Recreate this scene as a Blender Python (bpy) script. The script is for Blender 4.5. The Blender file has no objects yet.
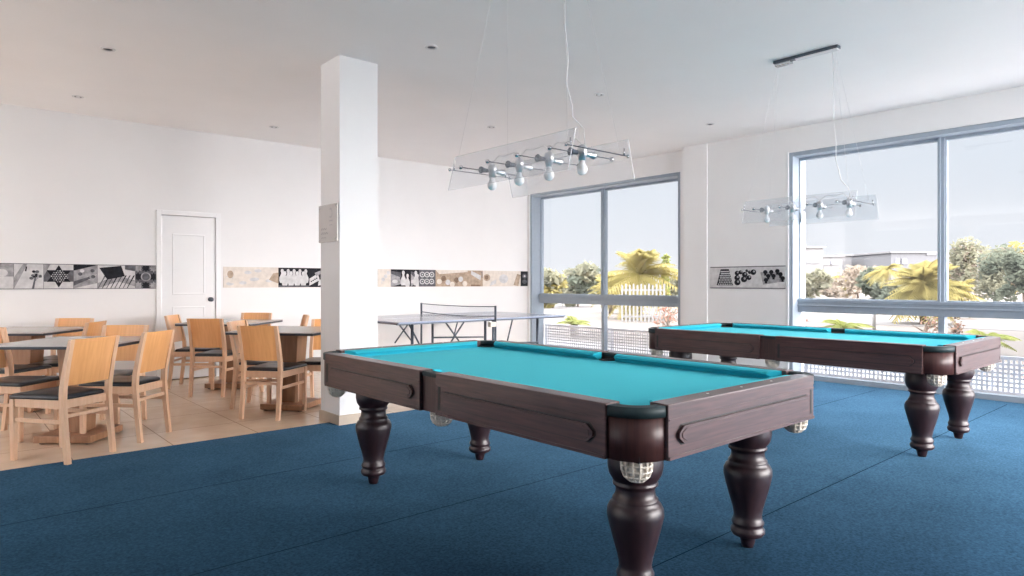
import bpy, math, random
from mathutils import Vector, Matrix
C = bpy.context.scene.collection
PI = math.pi
R = math.radians
rnd = random.Random(7)

# ------------------------------------------------------------------ materials
def mat(name, col, rough=.5, metal=0., spec=.5, noise=0., nscale=8., stretch=(1, 1, 1), col2=None, bump=0., bscale=200.,
        coat=0., coat_r=.12, sheen=0., sheen_tint=None, trans=0., emit=None, estr=0., alpha=1., detail=3.):
    m = bpy.data.materials.new(name)
    m.use_nodes = True
    nt = m.node_tree
    b = nt.nodes['Principled BSDF']
    b.inputs['Base Color'].default_value = (*col, 1)
    b.inputs['Roughness'].default_value = rough
    b.inputs['Metallic'].default_value = metal
    b.inputs['Specular IOR Level'].default_value = spec
    b.inputs['Coat Weight'].default_value = coat
    b.inputs['Coat Roughness'].default_value = coat_r
    b.inputs['Sheen Roughness'].default_value = .4
    b.inputs['Sheen Weight'].default_value = sheen
    if sheen_tint: b.inputs['Sheen Tint'].default_value = (*sheen_tint, 1)
    b.inputs['Transmission Weight'].default_value = trans
    if emit:
        b.inputs['Emission Color'].default_value = (*emit, 1)
        b.inputs['Emission Strength'].default_value = estr
    if noise or col2 or bump:
        tc = nt.nodes.new('ShaderNodeTexCoord')
        mp = nt.nodes.new('ShaderNodeMapping')
        mp.inputs['Scale'].default_value = stretch
        nt.links.new(tc.outputs['Object'], mp.inputs['Vector'])
    if noise or col2:
        nz = nt.nodes.new('ShaderNodeTexNoise')
        nz.inputs['Scale'].default_value = nscale
        nz.inputs['Detail'].default_value = detail
        nt.links.new(mp.outputs[0], nz.inputs['Vector'])
        rp = nt.nodes.new('ShaderNodeValToRGB')
        if col2 is None: col2 = tuple(c * (1 - noise) for c in col)
        rp.color_ramp.elements[0].position = .3
        rp.color_ramp.elements[1].position = .7
        rp.color_ramp.elements[0].color = (*col2, 1)
        rp.color_ramp.elements[1].color = (*col, 1)
        nt.links.new(nz.outputs['Fac'], rp.inputs[0])
        nt.links.new(rp.outputs[0], b.inputs['Base Color'])
    if bump:
        n2 = nt.nodes.new('ShaderNodeTexNoise')
        n2.inputs['Scale'].default_value = bscale
        n2.inputs['Detail'].default_value = 2
        nt.links.new(mp.outputs[0], n2.inputs['Vector'])
        bp = nt.nodes.new('ShaderNodeBump')
        bp.inputs['Strength'].default_value = bump
        bp.inputs['Distance'].default_value = .01
        nt.links.new(n2.outputs['Fac'], bp.inputs['Height'])
        nt.links.new(bp.outputs[0], b.inputs['Normal'])
    return m

def glass(name, tint=(1, 1, 1), gloss=.06, white=0., wcol=(.9, .92, .95)):
    """thin architectural pane: mostly clear, a little mirror, optionally a faint white film"""
    m = bpy.data.materials.new(name)
    m.use_nodes = True
    nt = m.node_tree
    nt.nodes.remove(nt.nodes['Principled BSDF'])
    out = nt.nodes['Material Output']
    tr = nt.nodes.new('ShaderNodeBsdfTransparent'); tr.inputs[0].default_value = (*tint, 1)
    gl = nt.nodes.new('ShaderNodeBsdfGlossy'); gl.inputs['Roughness'].default_value = .02
    mx = nt.nodes.new('ShaderNodeMixShader'); mx.inputs[0].default_value = gloss
    nt.links.new(tr.outputs[0], mx.inputs[1]); nt.links.new(gl.outputs[0], mx.inputs[2])
    last = mx
    if white:
        df = nt.nodes.new('ShaderNodeBsdfDiffuse'); df.inputs[0].default_value = (*wcol, 1)
        m2 = nt.nodes.new('ShaderNodeMixShader'); m2.inputs[0].default_value = white
        nt.links.new(mx.outputs[0], m2.inputs[1]); nt.links.new(df.outputs[0], m2.inputs[2])
        last = m2
    nt.links.new(last.outputs[0], out.inputs[0])
    return m

def tile_mat():
    m = mat('tile', (.60, .46, .33), rough=.16, spec=.5)
    nt = m.node_tree; b = nt.nodes['Principled BSDF']
    tc = nt.nodes.new('ShaderNodeTexCoord')
    mp = nt.nodes.new('ShaderNodeMapping')
    mp.inputs['Location'].default_value = (-.08, -.245, 0)
    nt.links.new(tc.outputs['Object'], mp.inputs[0])
    br = nt.nodes.new('ShaderNodeTexBrick')
    br.offset = 0; br.squash = 1
    br.inputs['Scale'].default_value = 1
    br.inputs['Brick Width'].default_value = .62
    br.inputs['Row Height'].default_value = .62
    br.inputs['Mortar Size'].default_value = .004
    br.inputs['Mortar Smooth'].default_value = .3
    br.inputs['Color1'].default_value = (.86, .69, .53, 1)
    br.inputs['Color2'].default_value = (.80, .63, .47, 1)
    br.inputs['Mortar'].default_value = (.40, .29, .21, 1)
    nt.links.new(mp.outputs[0], br.inputs['Vector'])
    nz = nt.nodes.new('ShaderNodeTexNoise'); nz.inputs['Scale'].default_value = 5; nz.inputs['Detail'].default_value = 4
    nt.links.new(tc.outputs['Object'], nz.inputs['Vector'])
    mx = nt.nodes.new('ShaderNodeMixRGB'); mx.blend_type = 'MULTIPLY'; mx.inputs[0].default_value = .35
    rp = nt.nodes.new('ShaderNodeValToRGB')
    rp.color_ramp.elements[0].position = .3; rp.color_ramp.elements[0].color = (.66, .6, .55, 1)
    rp.color_ramp.elements[1].position = .7; rp.color_ramp.elements[1].color = (1, 1, 1, 1)
    nt.links.new(nz.outputs['Fac'], rp.inputs[0])
    nt.links.new(br.outputs['Color'], mx.inputs[1]); nt.links.new(rp.outputs[0], mx.inputs[2])
    nt.links.new(mx.outputs[0], b.inputs['Base Color'])
    return m

M = {}
M['wall'] = mat('wall_paint', (.84, .835, .838), rough=.65, noise=.02, nscale=3)
M['ceil'] = mat('ceiling_paint', (.93, .92, .92), rough=.75, noise=.02, nscale=2)
M['tile'] = tile_mat()
M['tilebase'] = mat('tile_base', (.58, .48, .38), rough=.35, noise=.15, nscale=6)
def carpet_mat():
    """cut pile: dark blue diffuse with a broad blue sheen towards the light"""
    m = bpy.data.materials.new('carpet_pile'); m.use_nodes = True
    nt = m.node_tree; nt.nodes.remove(nt.nodes['Principled BSDF'])
    tc = nt.nodes.new('ShaderNodeTexCoord')
    nz = nt.nodes.new('ShaderNodeTexNoise'); nz.inputs['Scale'].default_value = 75; nz.inputs['Detail'].default_value = 5; nz.inputs['Roughness'].default_value = .7
    nt.links.new(tc.outputs['Object'], nz.inputs['Vector'])
    n2 = nt.nodes.new('ShaderNodeTexNoise'); n2.inputs['Scale'].default_value = 2.2; n2.inputs['Detail'].default_value = 3
    nt.links.new(tc.outputs['Object'], n2.inputs['Vector'])
    ad = nt.nodes.new('ShaderNodeMath'); ad.operation = 'MULTIPLY_ADD'; ad.inputs[1].default_value = .25
    nt.links.new(n2.outputs['Fac'], ad.inputs[0]); nt.links.new(nz.outputs['Fac'], ad.inputs[2])
    def rp(a, b):
        r = nt.nodes.new('ShaderNodeValToRGB')
        r.color_ramp.elements[0].position = .45; r.color_ramp.elements[0].color = (*a, 1)
        r.color_ramp.elements[1].position = .82; r.color_ramp.elements[1].color = (*b, 1)
        nt.links.new(ad.outputs[0], r.inputs[0]); return r
    df = nt.nodes.new('ShaderNodeBsdfDiffuse'); nt.links.new(rp((.0015, .005, .012), (.006, .017, .036)).outputs[0], df.inputs['Color'])
    gl = nt.nodes.new('ShaderNodeBsdfGlossy'); gl.inputs['Roughness'].default_value = .46
    nt.links.new(rp((.006, .015, .028), (.012, .034, .058)).outputs[0], gl.inputs['Color'])
    bp = nt.nodes.new('ShaderNodeBump'); bp.inputs['Strength'].default_value = .12; bp.inputs['Distance'].default_value = .004
    nt.links.new(nz.outputs['Fac'], bp.inputs['Height'])
    nt.links.new(bp.outputs[0], gl.inputs['Normal'])
    a = nt.nodes.new('ShaderNodeAddShader')
    nt.links.new(df.outputs[0], a.inputs[0]); nt.links.new(gl.outputs[0], a.inputs[1])
    sh = nt.nodes.new('ShaderNodeBsdfSheen'); sh.inputs['Roughness'].default_value = .28; nt.links.new(rp((.078, .180, .290), (.160, .352, .540)).outputs[0], sh.inputs['Color'])
    a2 = nt.nodes.new('ShaderNodeAddShader'); nt.links.new(a.outputs[0], a2.inputs[0]); nt.links.new(sh.outputs[0], a2.inputs[1])
    nt.links.new(a2.outputs[0], nt.nodes['Material Output'].inputs[0])
    return m
M['carpet'] = carpet_mat()
M['seam'] = mat('carpet_seam', (.003, .014, .030), rough=1., spec=.0, noise=.2)
M['maho'] = mat('mahogany', (.090, .038, .038), rough=.48, spec=.4, col2=(.046, .020, .022), nscale=9, stretch=(9, .6, 9), coat=.4, coat_r=.15)
M['mahox'] = mat('mahogany_cross', (.090, .038, .038), rough=.48, spec=.5, col2=(.046, .020, .022), nscale=9, stretch=(.6, 9, 9), coat=.4, coat_r=.15)
M['mahol'] = mat('mahogany_leg', (.032, .014, .018), rough=.42, spec=.5, col2=(.018, .008, .011), nscale=6, stretch=(6, 6, .7), coat=.2, coat_r=.3)
M['mahodk'] = mat('mahogany_groove', (.008, .005, .007), rough=.5, noise=.3)
M['casting'] = mat('mahogany_casting', (.070, .028, .026), rough=.42, spec=.45, col2=(.042, .016, .016), nscale=9, stretch=(9, 9, .6))
M['lip'] = mat('pocket_leather_teal', (.010, .030, .036), rough=.6, noise=.3, nscale=30)
M['felt'] = mat('felt', (.030, .47, .60), rough=.95, spec=.1, noise=.08, nscale=300, sheen=.15, sheen_tint=(.3, 1, 1))
M['rubber'] = mat('pocket_leather', (.010, .014, .020), rough=.5, noise=.3, nscale=30)
M['net'] = mat('net_cord', (.80, .74, .66), rough=.9, noise=.15, nscale=60)
M['bone'] = mat('inlay', (.8, .78, .72), rough=.3, noise=.1)
M['chair'] = mat('beech', (.80, .53, .355), rough=.36, spec=.5, col2=(.73, .45, .285), nscale=7, stretch=(8, 8, .8))
M['chairp'] = mat('beech_veneer', (.90, .465, .185), rough=.36, spec=.5, col2=(.80, .375, .135), nscale=7, stretch=(9, 2, .7), coat=.9, coat_r=.32)
M['seat'] = mat('seat_vinyl', (.018, .021, .028), rough=.32, noise=.2, nscale=40)
M['ttop'] = mat('table_laminate', (.52, .49, .47), rough=.22, noise=.1, nscale=60)
M['tedge'] = mat('table_edging', (.035, .04, .055), rough=.4, noise=.2, nscale=30)
M['post'] = mat('walnut_slab', (.44, .235, .13), rough=.4, col2=(.34, .17, .09), nscale=6, stretch=(7, 7, .7))
M['door'] = mat('door_paint', (.86, .86, .87), rough=.45, noise=.02, nscale=4)
M['steel'] = mat('steel', (.55, .56, .58), rough=.25, metal=1., noise=.08, nscale=50)
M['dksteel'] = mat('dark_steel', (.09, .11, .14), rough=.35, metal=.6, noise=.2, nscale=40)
M['chrome'] = mat('chrome', (.80, .80, .81), rough=.32, metal=1., noise=.05, nscale=50)
M['alu'] = mat('window_aluminium', (.35, .41, .48), rough=.55, spec=.3, noise=.06, nscale=20)
M['aluw'] = mat('window_bead', (.86, .88, .90), rough=.4, noise=.03, nscale=20)
M['pane'] = glass('window_pane', (.985, .99, 1.0), .035)
M['acryl'] = glass('acrylic_sheet', (.985, .99, 1.0), .05, white=.15)
M['acryle'] = glass('acrylic_edge', (.98, .99, 1.0), .08, white=.35)
M['bulb'] = mat('bulb_glass', (.85, .85, .86), rough=.1, noise=.03, spec=.6)
M['cord'] = mat('white_cord', (.8, .8, .8), rough=.5, noise=.05)
M['wire'] = mat('steel_cable', (.78, .78, .79), rough=.45, noise=.05)
M['ring'] = mat('downlight_ring', (.75, .75, .76), rough=.4, noise=.05)
M['hole'] = mat('downlight_recess', (.10, .10, .11), rough=.5, noise=.1)
M['sign'] = mat('sign_plate', (.60, .565, .545), rough=.22, noise=.02, nscale=5)
M['signink'] = mat('sign_ink', (.30, .28, .28), rough=.6, noise=.1, nscale=60)
M['signic'] = mat('sign_icon', (.42, .40, .40), rough=.6, noise=.1, nscale=60)
M['perf'] = mat('perforated_metal', (0.799, 0.799, 0.842), rough=.5, noise=.04, nscale=10)
M['pptop'] = mat('table_tennis_top', (.34, .39, .52), rough=.20, noise=.1, nscale=10, coat=.3)
M['ppline'] = mat('table_tennis_line', (.8, .82, .85), rough=.4, noise=.05)
M['ppnet'] = glass('net_mesh', (.90, .92, .95), .0, white=.07, wcol=(.35, .42, .5))
M['bw0'] = mat('print_white', (.70, .69, .70), rough=.75, spec=.15, noise=.25, nscale=14)
M['bw1'] = mat('print_light', (.45, .44, .46), rough=.75, spec=.15, noise=.5, nscale=18)
M['bw2'] = mat('print_mid', (.16, .16, .18), rough=.75, spec=.15, noise=.5, nscale=22)
M['bw3'] = mat('print_dark', (.022, .023, .030), rough=.75, spec=.15, noise=.5, nscale=25)
M['sep0'] = mat('print_cream', (.80, .73, .66), rough=.75, spec=.15, noise=.18, nscale=14)
M['sep1'] = mat('print_sepia', (.55, .42, .32), rough=.75, spec=.15, noise=.4, nscale=18)
M['sep2'] = mat('print_brown', (.28, .19, .14), rough=.75, spec=.15, noise=.4, nscale=18)
M['bounce'] = mat('bounce_stone', (.82, .81, .80), rough=.8, noise=.08, nscale=2)  # kept pale to reflect daylight up to the ceiling
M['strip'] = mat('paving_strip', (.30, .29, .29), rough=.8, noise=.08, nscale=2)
M['sand'] = mat('sand', (0.130, 0.110, 0.094), rough=.9, col2=(0.110, 0.092, 0.078), nscale=.35, detail=6)
M['road'] = mat('pale_paving', (0.130, 0.122, 0.119), rough=.9, noise=.1, nscale=.8)
def leaf(name, a, b, nscale=1.2):
    m = bpy.data.materials.new(name); m.use_nodes = True
    nt = m.node_tree; nt.nodes.remove(nt.nodes['Principled BSDF'])
    tc = nt.nodes.new('ShaderNodeTexCoord')
    nz = nt.nodes.new('ShaderNodeTexNoise'); nz.inputs['Scale'].default_value = nscale; nz.inputs['Detail'].default_value = 4
    nt.links.new(tc.outputs['Object'], nz.inputs['Vector'])
    r = nt.nodes.new('ShaderNodeValToRGB')
    r.color_ramp.elements[0].position = .35; r.color_ramp.elements[0].color = (*b, 1)
    r.color_ramp.elements[1].position = .65; r.color_ramp.elements[1].color = (*a, 1)
    nt.links.new(nz.outputs['Fac'], r.inputs[0])
    d = nt.nodes.new('ShaderNodeBsdfDiffuse'); t = nt.nodes.new('ShaderNodeBsdfTranslucent')
    mx = nt.nodes.new('ShaderNodeMixShader'); mx.inputs[0].default_value = .45
    nt.links.new(r.outputs[0], d.inputs[0]); nt.links.new(r.outputs[0], t.inputs[0])
    nt.links.new(d.outputs[0], mx.inputs[1]); nt.links.new(t.outputs[0], mx.inputs[2])
    nt.links.new(mx.outputs[0], nt.nodes['Material Output'].inputs[0])
    return m
M['leafy'] = leaf('leaf_yellow', (.36, .30, .115), (.29, .255, .10))
M['leafg'] = leaf('leaf_green', (.185, .20, .15), (.12, .14, .11))
M['leafo'] = leaf('leaf_olive', (.28, .27, .19), (.20, .20, .145))
M['leafl'] = leaf('leaf_lime', (.30, .31, .10), (.23, .26, .09))
M['leaft'] = leaf('leaf_dry', (.34, .29, .23), (.28, .23, .185))
M['flower'] = leaf('leaf_red', (.36, .16, .12), (.34, .24, .18), 4)
M['bark'] = mat('bark', (0.202, 0.155, 0.122), rough=.9, noise=.3, nscale=12)
M['bwall'] = mat('building_render', (0.178, 0.175, 0.178), rough=.8, noise=.04, nscale=.5)
M['bwallg'] = mat('building_render_grey', (0.130, 0.130, 0.138), rough=.8, noise=.05, nscale=.5)
M['bwin'] = mat('building_window', (.14, .14, .17), rough=.2, noise=.1)
M['fence'] = mat('white_fence', (0.262, 0.255, 0.249), rough=.7, noise=.05)

# ------------------------------------------------------------------ mesh builder
class MB:
    def __init__(s):
        s.v = []; s.f = []; s.m = []; s.sm = []; s.mats = []
    def mi(s, m):
        if m not in s.mats: s.mats.append(m)
        return s.mats.index(m)
    def add(s, vs, fs, m, smooth=False, T=None):
        b = len(s.v); k = s.mi(m)
        for v in vs:
            v = Vector(v)
            s.v.append(T @ v if T else v)
        for f in fs:
            s.f.append(tuple(b + i for i in f)); s.m.append(k); s.sm.append(smooth)
        return s
    def box(s, x0, x1, y0, y1, z0, z1, m, T=None):
        vs = [(x0, y0, z0), (x1, y0, z0), (x1, y1, z0), (x0, y1, z0), (x0, y0, z1), (x1, y0, z1), (x1, y1, z1), (x0, y1, z1)]
        return s.add(vs, [(3, 2, 1, 0), (4, 5, 6, 7), (0, 1, 5, 4), (1, 2, 6, 5), (2, 3, 7, 6), (3, 0, 4, 7)], m, False, T)
    def hexa(s, lo, hi, m, T=None):       # lo, hi: four corners each, counter-clockwise from above
        return s.add(list(lo) + list(hi), [(3, 2, 1, 0), (4, 5, 6, 7), (0, 1, 5, 4), (1, 2, 6, 5), (2, 3, 7, 6), (3, 0, 4, 7)], m, False, T)
    def prism(s, poly, axis, a, b, m, T=None, smooth=False):   # poly in the two other axes
        n = len(poly)
        def pt(p, w):
            return {'x': (w, p[0], p[1]), 'y': (p[0], w, p[1]), 'z': (p[0], p[1], w)}[axis]
        vs = [pt(p, a) for p in poly] + [pt(p, b) for p in poly]
        s.add(vs, [tuple(range(n))[::-1], tuple(range(n, 2 * n))], m, False, T)
        b0 = len(s.v) - 2 * n; k = s.mi(m)
        for i in range(n):
            j = (i + 1) % n
            s.f.append((b0 + i, b0 + j, b0 + n + j, b0 + n + i)); s.m.append(k); s.sm.append(smooth)
        return s
    def tube(s, pts, r, m, n=8, T=None, cap=True):
        pts = [Vector(p) for p in pts]
        rs = r if isinstance(r, (list, tuple)) else [r] * len(pts)
        vs = []; fs = []
        up = None
        for i, p in enumerate(pts):
            if i == 0: d = pts[1] - p
            elif i == len(pts) - 1: d = p - pts[i - 1]
            else: d = (pts[i + 1] - p).normalized() + (p - pts[i - 1]).normalized()
            d.normalize()
            if up is None:
                up = Vector((0, 0, 1)) if abs(d.z) < .9 else Vector((1, 0, 0))
            a = d.cross(up)
            if a.length < 1e-5: a = d.orthogonal()
            a.normalize(); bb = a.cross(d).normalized(); up = bb
            for j in range(n):
                t = 2 * PI * j / n
                vs.append(p + a * (math.cos(t) * rs[i]) + bb * (math.sin(t) * rs[i]))
        for i in range(len(pts) - 1):
            for j in range(n):
                k = (j + 1) % n
                fs.append((i * n + j, i * n + k, (i + 1) * n + k, (i + 1) * n + j))
        s.add(vs, fs, m, True, T)
        if cap:
            b0 = len(s.v) - len(vs); k = s.mi(m)
            s.f.append(tuple(b0 + j for j in range(n))[::-1]); s.m.append(k); s.sm.append(False)
            s.f.append(tuple(b0 + (len(pts) - 1) * n + j for j in range(n))); s.m.append(k); s.sm.append(False)
        return s
    def lathe(s, prof, m, n=28, T=None, c=(0, 0, 0)):
        vs = []; fs = []
        for r, z in prof:
            for j in range(n):
                t = 2 * PI * j / n
                vs.append((c[0] + r * math.cos(t), c[1] + r * math.sin(t), c[2] + z))
        for i in range(len(prof) - 1):
            for j in range(n):
                k = (j + 1) % n
                fs.append((i * n + j, i * n + k, (i + 1) * n + k, (i + 1) * n + j))
        s.add(vs, fs, m, True, T)
        b0 = len(s.v) - len(vs); k = s.mi(m)
        s.f.append(tuple(b0 + j for j in range(n))[::-1]); s.m.append(k); s.sm.append(False)
        s.f.append(tuple(b0 + (len(prof) - 1) * n + j for j in range(n))); s.m.append(k); s.sm.append(False)
        return s
    def ball(s, c, r, m, n=12, sz=1., T=None):
        prof = []
        k = max(5, n // 2)
        for i in range(k + 1):
            a = -PI / 2 + PI * i / k
            prof.append((max(1e-4, r * math.cos(a)), r * sz * math.sin(a)))
        return s.lathe(prof, m, n, T, c)
    def quad(s, a, b, c, d, m, T=None):
        return s.add([a, b, c, d], [(0, 1, 2, 3)], m, False, T)
    def build(s, name, parent=None, loc=None, rz=0., bevel=0., label=None):
        me = bpy.data.meshes.new(name)
        me.from_pydata([tuple(v) for v in s.v], [], s.f)
        for m in s.mats: me.materials.append(m)
        me.polygons.foreach_set('material_index', s.m)
        me.polygons.foreach_set('use_smooth', s.sm)
        me.update()
        o = bpy.data.objects.new(name, me)
        C.objects.link(o)
        if parent: o.parent = parent
        if loc: o.location = loc
        if rz: o.rotation_euler = (0, 0, rz)
        if bevel:
            bv = o.modifiers.new('bevel', 'BEVEL'); bv.width = bevel; bv.segments = 2
            bv.limit_method = 'ANGLE'; bv.angle_limit = R(40)
        if label: o['label'] = label
        return o

def tag(o, label, cat, group=None, kind=None):
    o['label'] = label; o['category'] = cat
    if group: o['group'] = group
    if kind: o['kind'] = kind
    return o
def empty(name, loc=(0, 0, 0), rz=0.):
    o = bpy.data.objects.new(name, None); C.objects.link(o)
    o.location = loc; o.rotation_euler = (0, 0, rz); o.empty_display_size = .1
    return o
def struct(o):
    o['kind'] = 'structure'; return o
def kids(o):
    return [c for c in bpy.data.objects if c.parent == o]
def dup(o, parent=None):
    ch = kids(o)
    c = o.copy(); C.objects.link(c)
    if parent: c.parent = parent
    for k in ch: dup(k, c)
    return c

# ------------------------------------------------------------------ camera
FPX, YAW, CY, HCAM = 662.03, .8538, 283.09, 1.1918
cam = bpy.data.cameras.new('camera')
cam.sensor_width = 36; cam.lens = 36 * FPX / 1024
cam.shift_y = -(288 - CY) / 1024
cam.clip_end = 800
co = bpy.data.objects.new('camera', cam); C.objects.link(co)
co.location = (0, 0, HCAM); co.rotation_euler = (PI / 2, 0, YAW - PI / 2)
bpy.context.scene.camera = co
FW = (math.cos(YAW), math.sin(YAW)); RT = (math.sin(YAW), -math.cos(YAW))
def away(u, dist):
    """a spot on the land outside: bearing of a landmark and its distance along the view axis"""
    a = (u - 512) / FPX
    return ((FW[0] + a * RT[0]) * dist, (FW[1] + a * RT[1]) * dist)
def up_at(v, dist):
    return HCAM + (CY - v) / FPX * dist

# ------------------------------------------------------------------ room shell
H = 3.1
X0, X1, Y0, Y1 = -6.0, 8.4, -3.2, 8.868
XW1, XW2, XCOL = 8.10, 7.947, 7.93
W = M['wall']
struct(MB().box(X0 - .2, X1, Y0 - .2, Y1 + .2, -.2, 0, M['tile']).build('floor'))
struct(MB().box(X0 - .2, X1 + .15, Y0 - .2, Y1 + .2, H, H + .25, M['ceil']).build('ceiling'))
struct(MB().box(X1 + .15, 10.2, 4.0, Y1 + 1.2, H + .02, H + .25, M['ceil']).build('roof'))     # overhang added out of view to cut sky light through window 1
# back wall with a doorway cut-out
wb = MB()
DX0, DX1, DZ = 2.06, 2.715, 2.035
wb.box(X0 - .2, DX0, Y1, Y1 + .2, 0, H, W).box(DX1, X1, Y1, Y1 + .2, 0, H, W).box(DX0, DX1, Y1, Y1 + .2, DZ, H, W)
wb.box(DX0, DX1, Y1 + .08, Y1 + .2, 0, DZ, W)  # infill added behind the leaf to stop daylight leaking under the door
struct(wb.build('wall_back'))
wl = MB()          # far left wall, unseen; its openings are added to light the room
wl.box(X0 - .2, X0, Y0 - .2, Y1 + .2, 2.85, H, W)
for a, b in [(Y0 - .2, 2.4), (5.5, 5.8), (8.4, Y1 + .2)]:
    wl.box(X0 - .2, X0, a, b, 0, 2.85, W)
struct(wl.build('wall_left'))
# wall behind the camera: piers and a lintel around three tall garden openings
wr = MB()
wr.box(X0, X1, Y0 - .2, Y0, 2.85, H, W)
for a, b in [(X0, 3.2), (5.5, 5.8), (7.9, X1)]:
    wr.box(a, b, Y0 - .2, Y0, 0, 2.85, W)
struct(wr.build('wall_rear'))
# window wall
WZ = 2.80
w1a, w1b = 5.60, 8.805          # window 1 opening along Y
w2a, w2b = .62, 3.92            # window 2 opening
w3a, w3b = -2.9, .22            # one more beyond the frame
ww = MB()
ww.box(XW1, X1, w1b, Y1, 0, H, W)
ww.box(XW1, X1, w1a, w1b, WZ, H, W)
ww.box(XCOL, X1, 5.055, 5.435, 0, H, W)
ww.box(XW1, X1, 5.435, w1a, 0, H, W)
ww.box(XW2, X1, w2b, 5.055, 0, H, W)
ww.box(XW2, X1, w2a, w2b, WZ, H, W)
ww.box(XW2, X1, w3b, w2a, 0, H, W)
ww.box(XW2, X1, w3a, w3b, WZ, H, W)
ww.box(XW2, X1, Y0 - .2, w3a, 0, H, W)
ww.box(X1, 10.0, 5.06, 5.34, -.1, H + .25, W)      # fin added outside, unseen, keeping the bright sky lobe off window 1
struct(ww.build('wall_right'))
# free-standing pillar
PX, PY, PW = 2.55, 5.117, .357
pl = MB().box(PX, PX + PW, PY, PY + PW, 0, H, W).build('pillar')
struct(pl)
tb = MB()
t_ = .012
tb.box(PX - t_, PX + PW + t_, PY - t_, PY, 0, .085, M['tilebase']).box(PX - t_, PX + PW + t_, PY + PW, PY + PW + t_, 0, .085, M['tilebase'])
tb.box(PX - t_, PX, PY, PY + PW, 0, .085, M['tilebase']).box(PX + PW, PX + PW + t_, PY, PY + PW, 0, .085, M['tilebase'])
struct(tb.build('trim_1', bevel=.002))
bb = MB()  # dark strip standing for the shadow line along the wall foot
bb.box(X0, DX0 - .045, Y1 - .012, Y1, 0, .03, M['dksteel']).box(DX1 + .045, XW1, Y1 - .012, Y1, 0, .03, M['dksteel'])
struct(bb.build('shadow_line_back'))

# door in the back wall
dr = empty('door_1', ((DX0 + DX1) / 2, Y1, 0)); struct(dr)
hw = (DX1 - DX0) / 2
f = MB()
for a, b in [(-hw - .045, -hw + .012), (hw - .012, hw + .045)]:
    f.box(a, b, -.03, .06, 0, DZ + .045, M['door'])
f.box(-hw + .012, hw - .012, -.03, .06, DZ - .012, DZ + .045, M['door'])
f.build('door_frame', dr, bevel=.004)
l = MB()
l.box(-hw + .016, hw - .016, .005, .045, .012, DZ - .016, M['door'])
for (a, b, c, d) in [(-.19, .19, 1.05, 1.80), (-.19, .19, .25, .9)]:
    w_ = .018
    l.box(a, b, -.003, .005, d - w_, d, M['door']).box(a, b, -.003, .005, c, c + w_, M['door'])
    l.box(a, a + w_, -.003, .005, c + w_, d - w_, M['door']).box(b - w_, b, -.003, .005, c + w_, d - w_, M['door'])
leaf = l.build('door_panel', dr, bevel=.003)
k = MB()
RX = Matrix.Translation((hw - .075, .005, .985)) @ Matrix.Rotation(PI / 2, 4, 'X')
k.lathe([(.028, 0), (.028, .006), (.011, .010), (.011, .035), (.024, .042), (.029, .055), (.024, .068), (.008, .073)], M['dksteel'], 16, RX)
k.build('door_knob', leaf, label='dark metal door knob')
hg = MB()
for z in (.3, 1.05, 1.8): hg.box(-hw + .008, -hw + .024, -.004, .006, z - .05, z + .05, M['chrome'])
hg.build('hinge', leaf)

# ------------------------------------------------------------------ windows
def window(n, xin, xg, a, b, mull, glass_lo, seg_white):
    """aluminium window: outer frame, sashes, transom with a sliding rail, lower fixed lights. Faces -X."""
    rt = empty('window_%d' % n, (xg, (a + b) / 2, 0)); struct(rt)
    o = (a + b) / 2
    A, B = a - o, b - o
    A_, B_ = A, B
    x0, x1 = -.05, .05
    al = M['alu']
    fr = MB()
    xd = xin - xg + .012
    fr.box(xd, x1, A, A + .05, 0, WZ, al).box(xd, x1, B - .05, B, 0, WZ, al)
    fr.box(xd, x1, A + .05, B - .05, WZ - .05, WZ, al).box(x0, x1, A + .05, B - .05, 0, .06, al)
    fr.build('window_frame', rt, bevel=.004)
    # pale reveal bead on the wall edge
    bd = MB()
    dx = xin - xg
    for y in ((B - .004, B + .0),):
        bd.box(dx - .006, dx + .010, B - .004, B + .016, .0, WZ + .012, M['aluw'])
    bd.build('reveal_trim', rt)
    ms = [m - o for m in mull]
    tr = MB()
    tr.box(-.06, .055, A + .05, B - .05, .834, .992, al)
    tr.box(-.075, -.06, A + .05, B - .05, .905, .925, al).box(-.072, -.06, A + .05, B - .05, .955, .992, al)
    tr.build('transom', rt, bevel=.003)
    mm = MB()
    for m in ms:
        mm.box(-.045, .045, m - .032, m + .032, .992, WZ - .05, al)
        mm.box(-.062, -.045, m + .004, m + .028, .992, WZ - .05, al)
        mm.box(-.045, .045, m - .03, m + .03, .06, .834, al)
    mm.build('mullion', rt, bevel=.003)
    ed = [A + .05] + ms + [B - .05]
    ss = MB(); pn = MB()
    for i in range(len(ed) - 1):
        lo = ed[i] + (.032 if i else 0); hi = ed[i + 1] - (.032 if i < len(ed) - 2 else 0)
        w_ = .014
        for z0, z1 in ((.992, WZ - .05),):
            ss.box(-.03, .03, lo, lo + w_ * .6, z0, z1, al).box(-.03, .03, hi - w_, hi, z0, z1, al)
            ss.box(-.03, .03, lo + w_ * .6, hi - w_, z1 - .035, z1, al).box(-.03, .03, lo + w_ * .6, hi - w_, z0, z0 + .012, al)
        g = MB(); g.box(-.003, .003, lo + w_ * .6, hi - w_, 1.004, WZ - .085, M['pane']); g.build('pane', rt)
        g = MB(); g.box(-.003, .003, lo, hi, .06, .834, M['pane']); g.build('pane', rt)
    ss.build('sash', rt, bevel=.002)
    if n == 2:
        lt = MB(); lt.box(-.045, -.03, B - .085, B - .07, 1.95, 2.06, M['dksteel']); lt.build('latch', rt, bevel=.003)
    return rt
window(1, XW1, 8.356, w1a, w1b, [7.255], 0, 0)
window(2, XW2, 8.148, w2a, w2b, [2.317], 0, 0)
window(3, XW2, 8.148, w3a, w3b, [-1.35], 0, 0)

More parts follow.
